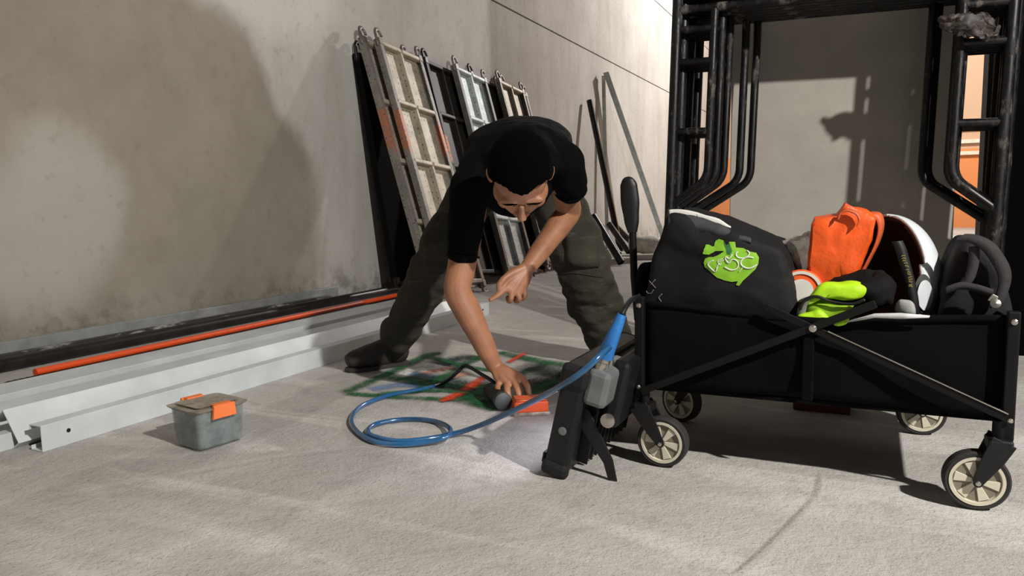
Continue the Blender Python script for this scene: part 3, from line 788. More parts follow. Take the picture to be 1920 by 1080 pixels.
for pts in ([(1204, 526), (1216, 540)], [(1215, 524), (1207, 534)], [(1199, 541), (1200, 548), (1207, 550), (1212, 543)], [(1228, 551), (1222, 558), (1227, 566)]):
    print_line(tb, [(u+14, v) for u, v in pts], .0011, 'side_lettering', M_GPRINT, bag, .002)
# white sheet folded in the bag's mouth
m = MB(); up = spline([PY(u, v, 1.83) for u, v in ((1255, 392), (1285, 393), (1300, 396), (1340, 408), (1372, 424))], 5); vs_, fs_ = [], []
for i, a in enumerate(up): vs_ += [a, a+Vector((0, .01, -.022)), a+Vector((0, .02, -.06))]
for i in range(len(up)-1):
    for k in (0, 1): fs_.append((i*3+k, i*3+k+1, i*3+k+4, i*3+k+3))
o = m.add(vs_, fs_).displace(.003, 30).build('folded_paper', mat('white_paper', rgb('dcd9d2'), .8, var=.05), smooth=True); md = o.modifiers.new('thick', 'SOLIDIFY'); md.thickness = .006
tag(o, 'white folded sheet sticking out of the black shopping bag', 'sheet')

M_ORBAG = mat('orange_woven_plastic', rgb('e8591d'), .42, 0, var=.18, scale=16, bump=.5, bscale=70, dist=.004)
M_ORBAGD = mat('orange_strap', rgb('c2582c'), .55, 0, var=.2, scale=16)
oy = 1.92
ob = outl([(1513, 600), (1508, 545), (1520, 470), (1524, 420), (1530, 411), (1568, 404), (1585, 383), (1602, 392), (1622, 396), (1638, 410), (1634, 450), (1616, 500), (1598, 545), (1590, 610)], oy)
mo = puff(ob, oy-.05, oy+.07, .002, 9, 5, .006, 12, 11, .004, crisp=True)
bag2 = thing('orange_bag', 'orange woven plastic bag standing up in the middle of the wagon', 'bag', (-.05, oy, .25))
mo.build('bag_body', M_ORBAG, bag2, smooth=True, auto=38)
def ribbon(pts, w, wdir, name, m, parent=None, k=6, thick=.003):
    P = spline(pts, k); wdir = Vector(wdir).normalized(); mb = MB(); vs, fs = [], []
    for p in P: vs += [p-wdir*w/2, p+wdir*w/2]
    for i in range(len(P)-1): fs.append((2*i, 2*i+1, 2*i+3, 2*i+2))
    o = mb.add(vs, fs).build(name, m, parent, smooth=True)
    md = o.modifiers.new('thick', 'SOLIDIFY'); md.thickness = thick; md.offset = 0
    return o
ribbon([PY(u, v, oy+.02) for u, v in ((1628, 402), (1646, 405), (1652, 425), (1645, 455), (1628, 490), (1608, 530), (1602, 560))], .022, (.5, .6, .5), 'bag_handle', M_ORBAGD, bag2)
ribbon([PY(u, v, oy-.062) for u, v in ((1572, 410), (1578, 398), (1590, 394), (1606, 400), (1612, 412), (1608, 422))], .010, (.3, .8, .5), 'bag_handle', M_ORBAGD, bag2)

# hi-vis vest
M_VEST = mat('hivis_yellow', rgb('b4e619'), .6, 0, var=.18, scale=18, bump=.3, bscale=60)
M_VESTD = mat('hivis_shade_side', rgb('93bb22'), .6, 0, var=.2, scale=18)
vest = thing('safety_vest', 'fluorescent yellow safety vest crumpled over the wagon rim', 'vest', (-.07, 1.80, .34))
puff(outl([(1506, 572), (1520, 552), (1540, 534), (1580, 530), (1620, 536), (1618, 556), (1598, 562), (1560, 560), (1530, 560)], 1.79), 1.775, 1.83, .006, 5, 4, .005, 30, 5).build('vest_collar', M_VEST, vest, smooth=True)
puff(outl([(1504, 588), (1512, 572), (1545, 566), (1590, 572), (1602, 570), (1580, 590), (1560, 600), (1530, 606)], 1.79), 1.78, 1.83, .004, 5, 4, .005, 30, 8).build('vest_body', M_VESTD, vest, smooth=True)
puff(outl([(1497, 592), (1520, 584), (1534, 580), (1548, 590), (1552, 598), (1536, 607), (1515, 603)], 1.765), 1.755, 1.775, .004, 5, 4, .003, 30, 9).build('vest_flap', M_VEST, vest, smooth=True)
puff(outl([(1563, 608), (1580, 600), (1592, 596), (1588, 606), (1572, 611)], 1.75), 1.735, 1.75, .003, 4, 3, .002, 30, 9).build('vest_corner', M_VEST, vest, smooth=True)
MB().tube(spline([PY(u, v, 1.768) for u, v in ((1500, 580), (1508, 564), (1530, 556), (1560, 566), (1598, 570), (1622, 562))], 5), .0035, 8).build('black_piping', M_BLKPL, vest, smooth=True)
ribbon([PY(u, v, 1.772) for u, v in ((1502, 590), (1505, 575), (1516, 560))], .02, (1, 0, .3), 'reflective_band', mat('grey_reflective', rgb('77786f'), .4), vest)
# pale sheet showing under the wagon rim
m = MB(); a = [PY(u, v, 1.727) for u, v in ((1582, 606), (1640, 596), (1690, 598), (1742, 596))]; b = [PY(u, v, 1.727) for u, v in ((1590, 602), (1640, 588), (1690, 587), (1744, 592))]
vs_ = [v for p in zip(a, b) for v in p]; fs_ = [(2*i, 2*i+1, 2*i+3, 2*i+2) for i in range(3)]
o = m.add(vs_, fs_).build('plastic_sheet', mat('pale_plastic', rgb('c5c6c4'), .35, var=.2, scale=20), smooth=True); md = o.modifiers.new('thick', 'SOLIDIFY'); md.thickness = .004
tag(o, 'pale plastic sheet edge hanging over the wagon rim beside the vest', 'sheet')

# orange and white tape roll, clear bag
c = PY(1502, 545, 1.86); ax = (c-CAMPOS).normalized()*-1; ax = Vector((ax.x, ax.y, .1)).normalized()
roll = thing('tape_roll', 'roll of orange and white barrier tape between the black and orange bags', 'tape', c-Vector((0, 0, .05)))
MB().lathe([(.001, -.03), (.047, -.03), (.05, -.026), (.05, .0), (.046, .004), (.034, .005), (.001, .005)], c, ax, 32).build('tape_body', mat('tape_orange', rgb('e35a20'), .5), roll, smooth=True, auto=40)
MB().lathe([(.046, .003), (.046, .008), (.039, .008), (.039, .003)], c, ax, 32).build('white_band', mat('tape_white', rgb('d8d4cb'), .5), roll, smooth=True, auto=40)
MB().lathe([(.027, .003), (.027, .009), (.001, .009)], c, ax, 32).build('white_core', mat('tape_white', rgb('d8d4cb'), .5), roll, smooth=True, auto=40)
def clear_mat(name, c, a, rough=.2):
    t = NT(name); t.set(rough); t.color(c)
    f = t.maprange(t.noise(25, 4, .7), .35, .7, a*.6, min(1, a*1.4)); t.link(f, t.bsdf.inputs['Alpha']); return t.m
m = MB().superbox(PY(1500, 480, 1.95), (.04, .05, .055), .8, 40, 24).displace(.03, 22).displace(.008, 70)
tag(m.build('clear_bag', clear_mat('clear_crumpled_plastic', rgb('cfcac0'), .42), smooth=True), 'crumpled clear plastic bag tucked behind the tape roll', 'plastic bag')

# white open-face helmet
hc = Vector((.040, 1.98, .445)); hr = Vector((.118, .125, .155)); opn = Vector((-.66, -.72, .18)).normalized()
hel = thing('helmet', 'white open-face helmet with dark lining, beside the orange bag', 'helmet', hc-Vector((0, 0, .15)))
def cap_shell(c, r, n, cut, name, m, parent, th):
    mb = MB().ell(c, r, None, 48, 32); keep = []
    for f in mb.f:
        q = sum((mb.v[i] for i in f), Vector())/len(f)-c
        if q.normalized().dot(n) < cut: keep.append(f)
    mb.f = keep; o = mb.build(name, m, parent, smooth=True, recalc=True)
    md = o.modifiers.new('thick', 'SOLIDIFY'); md.thickness = th; md.offset = -1
    return o
M_HELM = mat('white_helmet_shell', rgb('d3d8da'), .3, 0, var=.03)
cap_shell(hc, hr, opn, .19, 'shell', M_HELM, hel, .006)
cap_shell(hc, hr*.95, opn, .17, 'lining', mat('brown_black_lining', rgb('2a1f1b'), .85, var=.4, scale=14), hel, .006)
ht = BVHTree.FromPolygons([tuple(v) for v in MB().ell(hc, hr, None, 48, 32).v], MB().ell(hc, hr, None, 48, 32).f)
def on_h(u, v, lift): return onto(ht, u, v, lift)
def oval(cu, cv, ru, rv, name, m, lift, inner=0.0):
    n = 28; mb = MB(); P = [on_h(cu+ru*math.cos(2*math.pi*i/n), cv+rv*math.sin(2*math.pi*i/n), lift) for i in range(n)]
    if any(p is None for p in P): return
    c0 = sum(P, Vector())/n; d = (CAMPOS-c0).normalized()*.004
    vs = P+[p+d for p in P]; fs = [tuple(range(n, 2*n))]+[(i, (i+1) % n, n+(i+1) % n, n+i) for i in range(n)]
    mb.add(vs, fs).build(name, m, hel)
oval(1731, 550, 17, 36, 'pivot_ring', mat('helmet_grey_trim', rgb('4a4a4a'), .5), .001)
oval(1732, 553, 14, 28, 'pivot_cover', M_HELM, .004)
stp = [PY(u, v, 1.862) for u, v in ((1682, 452), (1690, 470), (1698, 500), (1707, 535), (1713, 570), (1713, 590))]
ribbon(stp, .022, (1, .15, .1), 'chin_strap', M_BLKPL, hel, thick=.003)
M_YEL = mat('yellow_lettering', rgb('a8963f'), .6)
Z2 = [(255, 215), (268, 262), (275, 310), (308, 360), (330, 425), (345, 480), (372, 540), (382, 595), (395, 645), (402, 690), (404, 740), (405, 800), (406, 832)]
for i, (zx, zy) in enumerate(Z2):                     # worn yellow lettering, no longer legible
    rnd = random.Random(i)
    P = [PY(1670+zx/10.8+dx+rnd.uniform(-.5, .5), 460+zy/10.8+rnd.uniform(-1.6, 1.6), 1.857) for dx in (-3.6, -1.4, 1.0, 3.4)]
    MB().tube(P, .0008, 5).build('strap_letter', M_YEL, hel)
# black gear beside the helmet
m = MB().superbox((-.01, 1.86, .43), (.07, .06, .04), .75, 40, 24).displace(.025, 18).displace(.008, 50)
tag(m.build('tool_pouch', mat('black_pouch_cloth', rgb('0f0e0f'), .85, var=.6, scale=14, bump=.3, spec=.2), smooth=True), 'black cloth tool pouch lying below the helmet opening', 'pouch')
m = MB().superbox((.078, 1.80, .403), (.018, .02, .018), .6, 20, 12).displace(.008, 30)
tag(m.build('grey_glove', mat('pale_grey_cloth', rgb('9b9c98'), .7, var=.2, scale=30), smooth=True), 'small pale grey cloth scrap at the foot of the helmet', 'cloth')
# black tool bag at the right end
tbag = thing('tool_bag', 'black tool bag with thick webbing handles at the post end of the wagon', 'bag', (.20, 1.98, .25))
puff(outl([(1768, 600), (1764, 560), (1772, 510), (1790, 460), (1815, 446), (1850, 462), (1880, 500), (1890, 560), (1888, 605)], 1.93), 1.88, 2.12, .012, 7, 5, .014, 13, 21, .004).build('bag_body', mat('black_canvas', rgb('0c0b0d'), .85, var=.5, scale=10, bump=.4), tbag, smooth=True)
M_WEB = mat('charcoal_webbing', rgb('2a2829'), .85, 0, var=.25, scale=40, bump=.3, bscale=200)
ribbon([PY(u, v, 1.845) for u, v in ((1798, 445), (1822, 447), (1852, 462), (1876, 495), (1884, 520), (1880, 545), (1868, 572))], .026, (.85, .2, .5), 'bag_handle', M_WEB, tbag, thick=.006)
ribbon([PY(u, v, 1.85) for u, v in ((1826, 462), (1826, 490), (1818, 520), (1808, 535))], .02, (1, .1, .1), 'side_strap', M_WEB, tbag, thick=.004)
ribbon([PY(u, v, 1.835) for u, v in ((1772, 545), (1800, 536), (1830, 540), (1862, 550))], .016, (.1, -.1, 1), 'cross_strap', M_WEB, tbag, thick=.004)
MB().lathe([(.001, 0), (.010, 0), (.010, .006), (.001, .008)], PY(1866, 570, 1.83), (0, -1, .3), 14).build('buckle', M_CHROME, tbag)
MB().box(PY(1862, 560, 1.835), (.014, .004, .018), Matrix.Rotation(.5, 3, 'Y')).build('strap_end', M_CHROME, tbag, bevel=.002)

# dark red block behind the wagon
g = G(1540, 771)
tag(MB().bx(-.19, -.03, 2.37, 2.45, 0, .055).build('red_block', mat('dark_red_paint', rgb('5a1f1c'), .7, var=.3), bevel=.004), 'dark red block on the floor behind the wagon', 'block')

# ------------------------------------------------------------------ LED floodlight
lr = Matrix.Rotation(math.radians(13), 3, 'Y')
fl = thing('floodlight', 'black portable floodlight standing on its edge beside the wagon', 'floodlight', (-.648, 1.78, .004), lr)
FWd, FHt, FT = .44, .275, .062
MB().bx(-FT/2, FT/2, -FWd/2, FWd/2, .012, FHt).build('housing', M_BLKPL, fl, local=True, bevel=.012)
for z in (0, FHt-.055):
    for s in (-1, 1):
        m = MB().bx(-FT/2-.003, FT/2+.003, (FWd/2-.006)*s-.014, (FWd/2-.006)*s+.014, z, z+(.036 if z == 0 else .056))
        m.build('corner_guard', mat('black_rubber', rgb('0d0d0d'), .7), fl, local=True, bevel=.012)
def lens_mat():
    t = NT('lit_floodlight_glass'); t.set(.2)
    t.color(rgb('d8dcff')); t.bsdf.inputs['Emission Color'].default_value = (.85, .86, 1, 1); t.bsdf.inputs['Emission Strength'].default_value = 7.0; return t.m
MB().bx(-FT/2-.004, -FT/2+.002, -FWd/2+.03, FWd/2-.03, .045, FHt-.03).build('lens', lens_mat(), fl, local=True)
MB().bx(-FT/2-.008, -FT/2-.002, -FWd/2+.01, FWd/2-.01, .02, .045).build('bezel', M_BLKPL, fl, local=True, bevel=.002)
for i in range(10):
    y = -FWd/2+.06+i*.035
    MB().bx(FT/2-.004, FT/2+.026, y, y+.006, .03, FHt-.1).build('cooling_fin', M_BLKPL, fl, local=True, bevel=.001)
M_GREYBOX = mat('grey_driver_case', rgb('6f7273'), .5, .2, var=.15, scale=20)
MB().bx(FT/2-.004, FT/2+.05, -FWd/2+.005, -.03, FHt-.085, FHt+.002).build('driver_box', M_GREYBOX, fl, local=True, bevel=.012)
MB().bx(FT/2+.03, FT/2+.072, -FWd/2+.075, .10, .13, FHt+.02).build('rear_cover', M_BLKPL, fl, local=True, bevel=.012)
for y in (-FWd/2+.05, -FWd/2+.085):
    MB().lathe([(.009, 0), (.009, .014), (.006, .016), (.006, .026)], (FT/2+.02, y, FHt), (0, 0, 1), 12).build('cable_gland', M_CHROME, fl, local=True)
br = [(FT/2+.0, -FWd/2-.008, .12), (FT/2+.10, -FWd/2-.008, .075), (FT/2+.115, -FWd/2-.008, .02)]
MB().prism([(0, .18), (.02, .17), (.10, .075), (.125, .02), (.105, .015), (.08, .06), (0, .13)], (FT/2-.01, -FWd/2+.035, 0), (1, 0, 0), (0, 0, 1), (0, 1, 0), 0, .006).build('bracket_arm', M_BLKPL, fl, local=True, bevel=.002)
MB().prism([(0, .18), (.02, .17), (.10, .075), (.125, .02), (.105, .015), (.08, .06), (0, .13)], (FT/2-.01, FWd/2-.02, 0), (1, 0, 0), (0, 0, 1), (0, 1, 0), 0, .006).build('bracket_arm', M_BLKPL, fl, local=True, bevel=.002)
MB().lathe([(.014, 0), (.017, .004), (.017, .010), (.008, .013)], (FT/2+.060, -FWd/2+.035, .165), (0, -1, 0), 16).build('bracket_knob', M_CHROME, fl, local=True, smooth=True, auto=40)
MB().tube([(FT/2+.104, -FWd/2+.035, .018), (FT/2+.104, FWd/2-.014, .018)], .008, 10).build('bracket_bar', M_BLKPL, fl, local=True, smooth=True, auto=40)
MB().lathe([(.010, 0), (.010, .002), (.006, .003)], (0, -FWd/2-.0, .115), (0, -1, 0), 16).build('side_screw', M_GREYBOX, fl, local=True)

# ------------------------------------------------------------------ blue cable
M_CABLE = mat('blue_cable', rgb('2a6596'), .15, 0, var=.25, scale=3, spec=1.0, c2=rgb('1c3447'))
M_SLEEVE = mat('blue_tape', rgb('2a6fb5'), .45, 0, var=.15, scale=30, bump=.4, bscale=50)
M_CORD = mat('black_rubber_cord', rgb('17191c'), .4, 0, var=.2)
def fl_(u, v, z=.0085): return G(u, v, z)
pts = [PD(1142, 652, 1.64), PD(1126, 666, 1.605), PD(1100, 690, 1.595), PD(1060, 719, 1.63), PD(1000, 752, 1.77), PD(930, 785, 1.92), PD(885, 803, 1.99), fl_(848, 814, .012)]
pts += [fl_(u, v, z) for u, v, z in ((800, 823, .0085), (745, 827, .0085), (700, 818, .0085), (690, 806, .0085), (712, 793, .0085), (765, 786, .0085), (815, 790, .0085), (843, 803, .018), (838, 818, .022), (800, 829, .012), (745, 834, .0085), (695, 826, .0085), (664, 803, .0085), (660, 782, .0085), (680, 760, .0085), (730, 741, .0085), (790, 730, .0085), (815, 724, .0085))]
cab = thing('power_cable', 'blue power cable looped on the floor and rising to the floodlight', 'cable', G(760, 810))
MB().tube(spline(pts, 8), .0072, 12).build('cable_body', M_CABLE, cab, smooth=True)
c2 = [fl_(805, 727), fl_(835, 716, .012), PD(855, 700, 2.46), PD(870, 686, 2.47), PD(880, 688, 2.46), PD(900, 700, 2.43), PD(925, 716, 2.40), PD(944, 738, 2.38)]
MB().tube(spline(c2, 8), .0062, 10).build('tool_cord', M_CORD, cab, smooth=True)
p0, p1, p2 = PD(1134, 668, 1.665), PD(1150, 630, 1.65), PD(1166, 590, 1.65)
MB().tube(spline([p0, p1, p2], 6), [.0195-.009*i/12 for i in range(13)], 16).build('taped_joint', M_SLEEVE, cab, smooth=True, auto=60)
MB().tube(spline([p2, PD(1174, 575, 1.67), PD(1184, 562, 1.72), PD(1198, 556, 1.80)], 6), .006, 10).build('supply_cord', M_CORD, cab, smooth=True)
MB().lathe([(.013, 0), (.013, .02), (.016, .022), (.016, .032)], PD(1124, 694, 1.668), (p0-PD(1124, 694, 1.668)), 14).build('connector', M_CHROME, cab, smooth=True, auto=40)

# ------------------------------------------------------------------ plastic storage box
ZL = .116
f0, f1, f2 = G(366, 774, ZL), G(468, 748, ZL), G(335, 752, ZL)
ea = (f1-f0).normalized(); La = (f1-f0).length; eb = Vector((-ea.y, ea.x, 0)); Lb = max(.10, (f2-f0).dot(eb))
ang = math.atan2(ea.y, ea.x)
bx = thing('storage_box', 'small clear plastic storage box with orange latches on the floor', 'storage box', f0+ea*La/2+eb*Lb/2-Vector((0, 0, ZL)), Matrix.Rotation(ang, 3, 'Z'))
M_CLEAR = clear_mat('smoky_clear_plastic', rgb('8b9492'), .5, .2)
M_LID = clear_mat('frosted_lid', rgb('a59d8c'), .78, .35)
hx, hy = La/2, Lb/2
def tapered(z0, z1, k0, k1, name, m, open_top):
    mb = MB(); n = 10; vs, fs = [], []
    def ringp(kx, ky, z, r=.014):
        o = []
        for cx, cy, a0 in ((1, 1, 0), (-1, 1, 90), (-1, -1, 180), (1, -1, 270)):
            for i in range(5):
                a = math.radians(a0+22.5*i); o.append(Vector((cx*(kx-r)+r*math.cos(a), cy*(ky-r)+r*math.sin(a), z)))
        return o
    rings = [ringp(hx*k0-.01, hy*k0-.01, z0), ringp(hx*k0, hy*k0, z0+.008), ringp(hx*k1, hy*k1, z1)]
    if open_top: rings += [ringp(hx*k1-.003, hy*k1-.003, z1), ringp(hx*k0-.003, hy*k0-.003, z0+.01)]
    q = len(rings[0])
    for r in rings: vs += r
    for i in range(len(rings)-1):
        for j in range(q): fs.append((i*q+j, i*q+(j+1) % q, (i+1)*q+(j+1) % q, (i+1)*q+j))
    fs.append(tuple(range(q))[::-1]); fs.append(tuple((len(rings)-1)*q+j for j in range(q)))
    return mb.add(vs, fs).build(name, m, bx, local=True, smooth=True, auto=40)
tapered(0.001, .106, .82, .88, 'tub', M_CLEAR, True)
tapered(.102, .114, .97, 1.0, 'lid', M_LID, False)
tapered(.112, .120, .80, .78, 'lid_panel', M_LID, False)
M_LATCH = mat('orange_latch', rgb('f07a3c'), .45, 0, var=.06)
for s in (-1, 1):
    poly = [(-.031, .0), (.031, .0), (.034, -.030), (.036, -.036), (-.036, -.036), (-.034, -.030)]
    MB().prism(poly, (0, s*(hy+.001), .122), (1, 0, 0), (0, 0, 1), (0, s, 0), -.004, .006).build('latch', M_LATCH, bx, local=True, bevel=.002)
    MB().box((0, s*(hy-.010), .120), (.05, .022, .006)).build('latch_top', M_LATCH, bx, local=True, bevel=.002)
ctr = WORLD[bx.name].to_translation()
for i, (dx, dy, dz, r, cc, lb) in enumerate([(-.018, 0, .030, (.034, .03, .022), '2d3734', 'dark bundle inside the clear storage box, on its shaded side'), (.022, -.004, .028, (.026, .03, .02), '4a6560', 'greenish bundle inside the clear storage box, under the latch')]):
    mm = MB().superbox(ctr+Vector((dx*math.cos(ang)-dy*math.sin(ang), dx*math.sin(ang)+dy*math.cos(ang), dz+.008)), r, .7, 18, 12, Matrix.Rotation(ang, 3, 'Z')).displace(.006, 40)
    zz = min(v.z for v in mm.v); mm.v = [v+Vector((0, 0, .013-zz)) for v in mm.v]
    tag(mm.build('hardware_bundle', mat('bundle_%s' % cc, rgb(cc), .6, var=.4, scale=30), smooth=True), lb, 'bundle', 'bundles in the storage box')

# ------------------------------------------------------------------ orange case and hand tool
oc = thing('orange_case', 'small orange plastic case on the floor by the man\'s hand', 'case', (-.92, 2.04, 0), Matrix.Rotation(math.radians(32), 3, 'Z'))
MB().bx(-.052, .052, -.035, .035, .010, .044).build('case_body', mat('orange_case_plastic', rgb('e2551f'), .45, 0, var=.1), oc, local=True, bevel=.004)
MB().bx(-.056, .056, -.039, .039, .001, .012).build('case_base', clear_mat('clear_case_base', rgb('b9ac98'), .7), oc, local=True, bevel=.003)
MB().bx(-.048, .048, -.031, .031, .044, .049).build('case_lid', M_ORBAGD, oc, local=True, bevel=.003)
tl = thing('hand_tool', 'dark corded hand tool with a grey round end, gripped by the man', 'tool', (-1.03, 2.10, 0))
tc_ = PD(944, 753, 2.255); tdir = Vector((HEAD.x*.9-_R0.x*.3, HEAD.y*.9-_R0.y*.3, .02)).normalized()
tc_.z = max(tc_.z, .029)
MB().lathe([(.022, -.004), (.028, 0), (.028, .02), (.024, .026)], tc_, tdir, 24).build('round_end', mat('grey_tool_cap', rgb('363938'), .6), tl, smooth=True, auto=40)
MB().lathe([(.023, .024), (.025, .04), (.025, .14), (.018, .155)], tc_, tdir, 20).build('tool_body', M_BLKPL, tl, smooth=True, auto=40)

# ------------------------------------------------------------------ the man
def solid(mb, voxel, smooth_it=4, fac=.5):
    """fuse overlapping volumes into one continuous surface"""
    me = bpy.data.meshes.new('tmp'); me.from_pydata([tuple(v) for v in mb.v], [], mb.f)
    b = bmesh.new(); b.from_mesh(me); bmesh.ops.recalc_face_normals(b, faces=b.faces); b.to_mesh(me); b.free()
    o = bpy.data.objects.new('tmp', me); COL.objects.link(o)
    r = o.modifiers.new('r', 'REMESH'); r.mode = 'VOXEL'; r.voxel_size = voxel; r.adaptivity = 0
    if smooth_it:
        s = o.modifiers.new('s', 'SMOOTH'); s.factor = fac; s.iterations = smooth_it
    dg = bpy.context.evaluated_depsgraph_get(); ev = o.evaluated_get(dg); em = ev.to_mesh()
    out = MB(); out.v = [v.co.copy() for v in em.vertices]; out.f = [tuple(p.vertices) for p in em.polygons]
    out.n = [v.normal.copy() for v in em.vertices]
    ev.to_mesh_clear(); bpy.data.objects.remove(o); bpy.data.meshes.remove(me)
    return out
def sweep(mb, pts, rad, lat, n=28, k=5, cap=True):
    P, R = spline(pts, k, rad); lat = Vector(lat); vs, fs = [], []; m = len(P)
    T, _ = frames_along(P)
    for i in range(m):
        l = (lat - T[i]*lat.dot(T[i])).normalized(); u = T[i].cross(l)
        for j in range(n):
            a = 2*math.pi*j/n; vs.append(P[i]+l*(math.cos(a)*R[i][0])+u*(math.sin(a)*R[i][1]))
    for i in range(m-1):
        for j in range(n):
            q = (j+1) % n; fs.append((i*n+j, i*n+q, (i+1)*n+q, (i+1)*n+j))
    fs.append(tuple(range(n))[::-1]); fs.append(tuple((m-1)*n+j for j in range(n)))
    return mb.add(vs, fs)
def limb(mb, pts, rad, k=6, n=18):
    P, R = spline(pts, k, rad)
    mb.tube(P, R, n)
    mb.ell(P[0], (R[0],)*3, None, 14, 10); mb.ell(P[-1], (R[-1],)*3, None, 14, 10)
    return mb
LAT = (_R0 + Vector((0, 0, .10))).normalized()
J = dict(hipR=PD(917, 305, 2.88), kneeR=PD(815, 482, 2.76), ankR=PD(738, 640, 2.90), hipL=PD(1010, 305, 2.90), kneeL=PD(1085, 480, 2.82), ankL=PD(1150, 650, 2.95),
         pel=PD(963, 300, 2.90), mid=PD(970, 285, 2.60), chest=PD(975, 300, 2.38), neck=PD(976, 312, 2.26),
         shR=PD(893, 335, 2.36), elR=PD(858, 545, 2.31), wrR=PD(926, 684, 2.385), shL=PD(1052, 302, 2.43), elL=PD(1066, 398, 2.60), wrL=PD(993, 498, 2.43))
man = thing('person', 'man in black T-shirt and olive work trousers bending down to the floor', 'person', Vector((PD(950, 690, 2.87).x, PD(950, 690, 2.87).y, 0)))
HC = PD(976, 330, 2.10)
Fv = (HEAD*-.30 + _R0*.02 + Vector((0, 0, -.95))).normalized()
Tv = (HEAD*-.95 + Vector((0, 0, .30))); Tv = (Tv-Fv*Tv.dot(Fv)).normalized()
Xv = Fv.cross(Tv).normalized()
HR = Matrix((Xv, Fv, Tv)).transposed()
HS = 1.04
def hp(x, y, z): return HC + HR @ Vector((x, y, z))*HS
def hell(mb, c, r, extra=None): return mb.ell(hp(*c), tuple(q*HS for q in r), HR @ extra if extra else HR, 22, 14)
b = MB()
hell(b, (0, -.012, .022), (.077, .095, .088)); hell(b, (0, .030, -.04), (.064, .060, .082)); hell(b, (0, .044, -.088), (.046, .040, .034)); hell(b, (0, .066, -.100), (.020, .018, .016))
for s in (-1, 1):
    hell(b, (s*.030, .074, .024), (.030, .014, .010)); hell(b, (s*.044, .054, -.03), (.022, .024, .026)); hell(b, (s*.031, .073, .001), (.016, .013, .009))
    hell(b, (s*.011, .094, -.034), (.010, .010, .008)); hell(b, (s*.083, -.008, -.010), (.008, .019, .031), Matrix.Rotation(s*.35, 3, 'Z'))
    hell(b, (s*.058, .02, -.06), (.018, .03, .03))
b.tube([hp(0, .086, .012), hp(0, .098, -.012), hp(0, .112, -.032)], [.008*HS, .010*HS, .0125*HS], 12); hell(b, (0, .104, -.034), (.013, .012, .010))
hell(b, (0, .086, -.064), (.024, .012, .006)); hell(b, (0, .084, -.075), (.021, .012, .007))
limb(b, [hp(0, -.03, -.05), hp(0, -.045, -.10), J['neck'], J['chest']], [.058, .056, .062, .07])
sweep(b, [J['pel'], J['mid'], J['chest']], [(.12, .08), (.13, .075), (.12, .07)], LAT)
for a, e, w, r in (('shR', 'elR', 'wrR', (.050, .048, .0445, .043, .044, .036, .0275)), ('shL', 'elL', 'wrL', (.050, .048, .0445, .042, .043, .036, .0275))):
    A, E, W = J[a], J[e], J[w]
    limb(b, [A, A.lerp(E, .45), A.lerp(E, .8), E, E.lerp(W, .25), E.lerp(W, .65), W], list(r))
limb(b, [J['chest'], J['shR']], [.06, .05]); limb(b, [J['chest'], J['shL']], [.06, .05])
for s in 'RL':
    limb(b, [J['hip'+s], J['knee'+s], J['ank'+s]], [.05, .03, .028])
    limb(b, [J['pel'], J['hip'+s]], [.05, .05])
def hand(wrist, fingers, thumb, r0=.0125):
    for i, f in enumerate(fingers):
        P = [PD(*q) for q in f]; rr = r0*(.86 if i == 0 else 1.0)
        limb(b, [wrist, wrist.lerp(P[0], .6), P[0]], [.019, .0165, rr*1.05], 4, 12)
        limb(b, P, [rr]+[rr*.9]*(len(P)-2)+[rr*.72], 5, 12)
    for f0, f1 in zip(fingers[:-1], fingers[1:]):     # web of the palm between the knuckles
        limb(b, [wrist.lerp((PD(*f0[0])+PD(*f1[0]))/2, .45), (PD(*f0[0])+PD(*f1[0]))/2*.98+wrist*.02], [.016, .0115], 3, 10)
    P = [PD(*q) for q in thumb]
    limb(b, [wrist, P[0]], [.019, .0155], 4, 12); limb(b, P, [.0145]+[.0115]*(len(P)-2)+[.0085], 5, 12)
hand(J['wrR'], [[(937, 715, 2.35), (933, 727, 2.325), (937, 741, 2.30)], [(951, 719, 2.335), (951, 733, 2.305), (955, 748, 2.29)],
                [(965, 716, 2.33), (971, 733, 2.30), (975, 751, 2.285)], [(978, 709, 2.34), (988, 724, 2.315), (993, 744, 2.30)]],
     [(952, 700, 2.40), (968, 716, 2.415), (975, 734, 2.39), (973, 742, 2.37)])
hand(J['wrL'], [[(981, 543, 2.41), (984, 553, 2.415), (980, 560, 2.43), (974, 556, 2.45)], [(971, 549, 2.395), (973, 559, 2.40), (969, 564, 2.42), (963, 558, 2.44)],
                [(959, 548, 2.385), (958, 559, 2.385), (955, 564, 2.40), (952, 558, 2.43)], [(948, 541, 2.385), (936, 551, 2.375), (920, 562, 2.37)]],
     [(958, 514, 2.40), (945, 523, 2.385), (937, 534, 2.38), (935, 541, 2.38)], .0112)
sk = solid(b, .0034, 3)
def skin_mat():
    t = NT('brown_skin'); t.set(.48, 0, .45)
    f = t.noise(14, 5, .6); t.color(t.ramp(f, [(.3, rgb('8a5c42')), (.7, rgb('a57452'))]))
    t.bsdf.inputs['Subsurface Weight'].default_value = .08; t.bsdf.inputs['Subsurface Radius'].default_value = (.01, .005, .003)
    t.bump(t.noise(180, 3, .6), .12, .002); return t.m
M_SKIN = skin_mat()
skt = bvh(sk)
body = sk.build('body', M_SKIN, man, smooth=True)
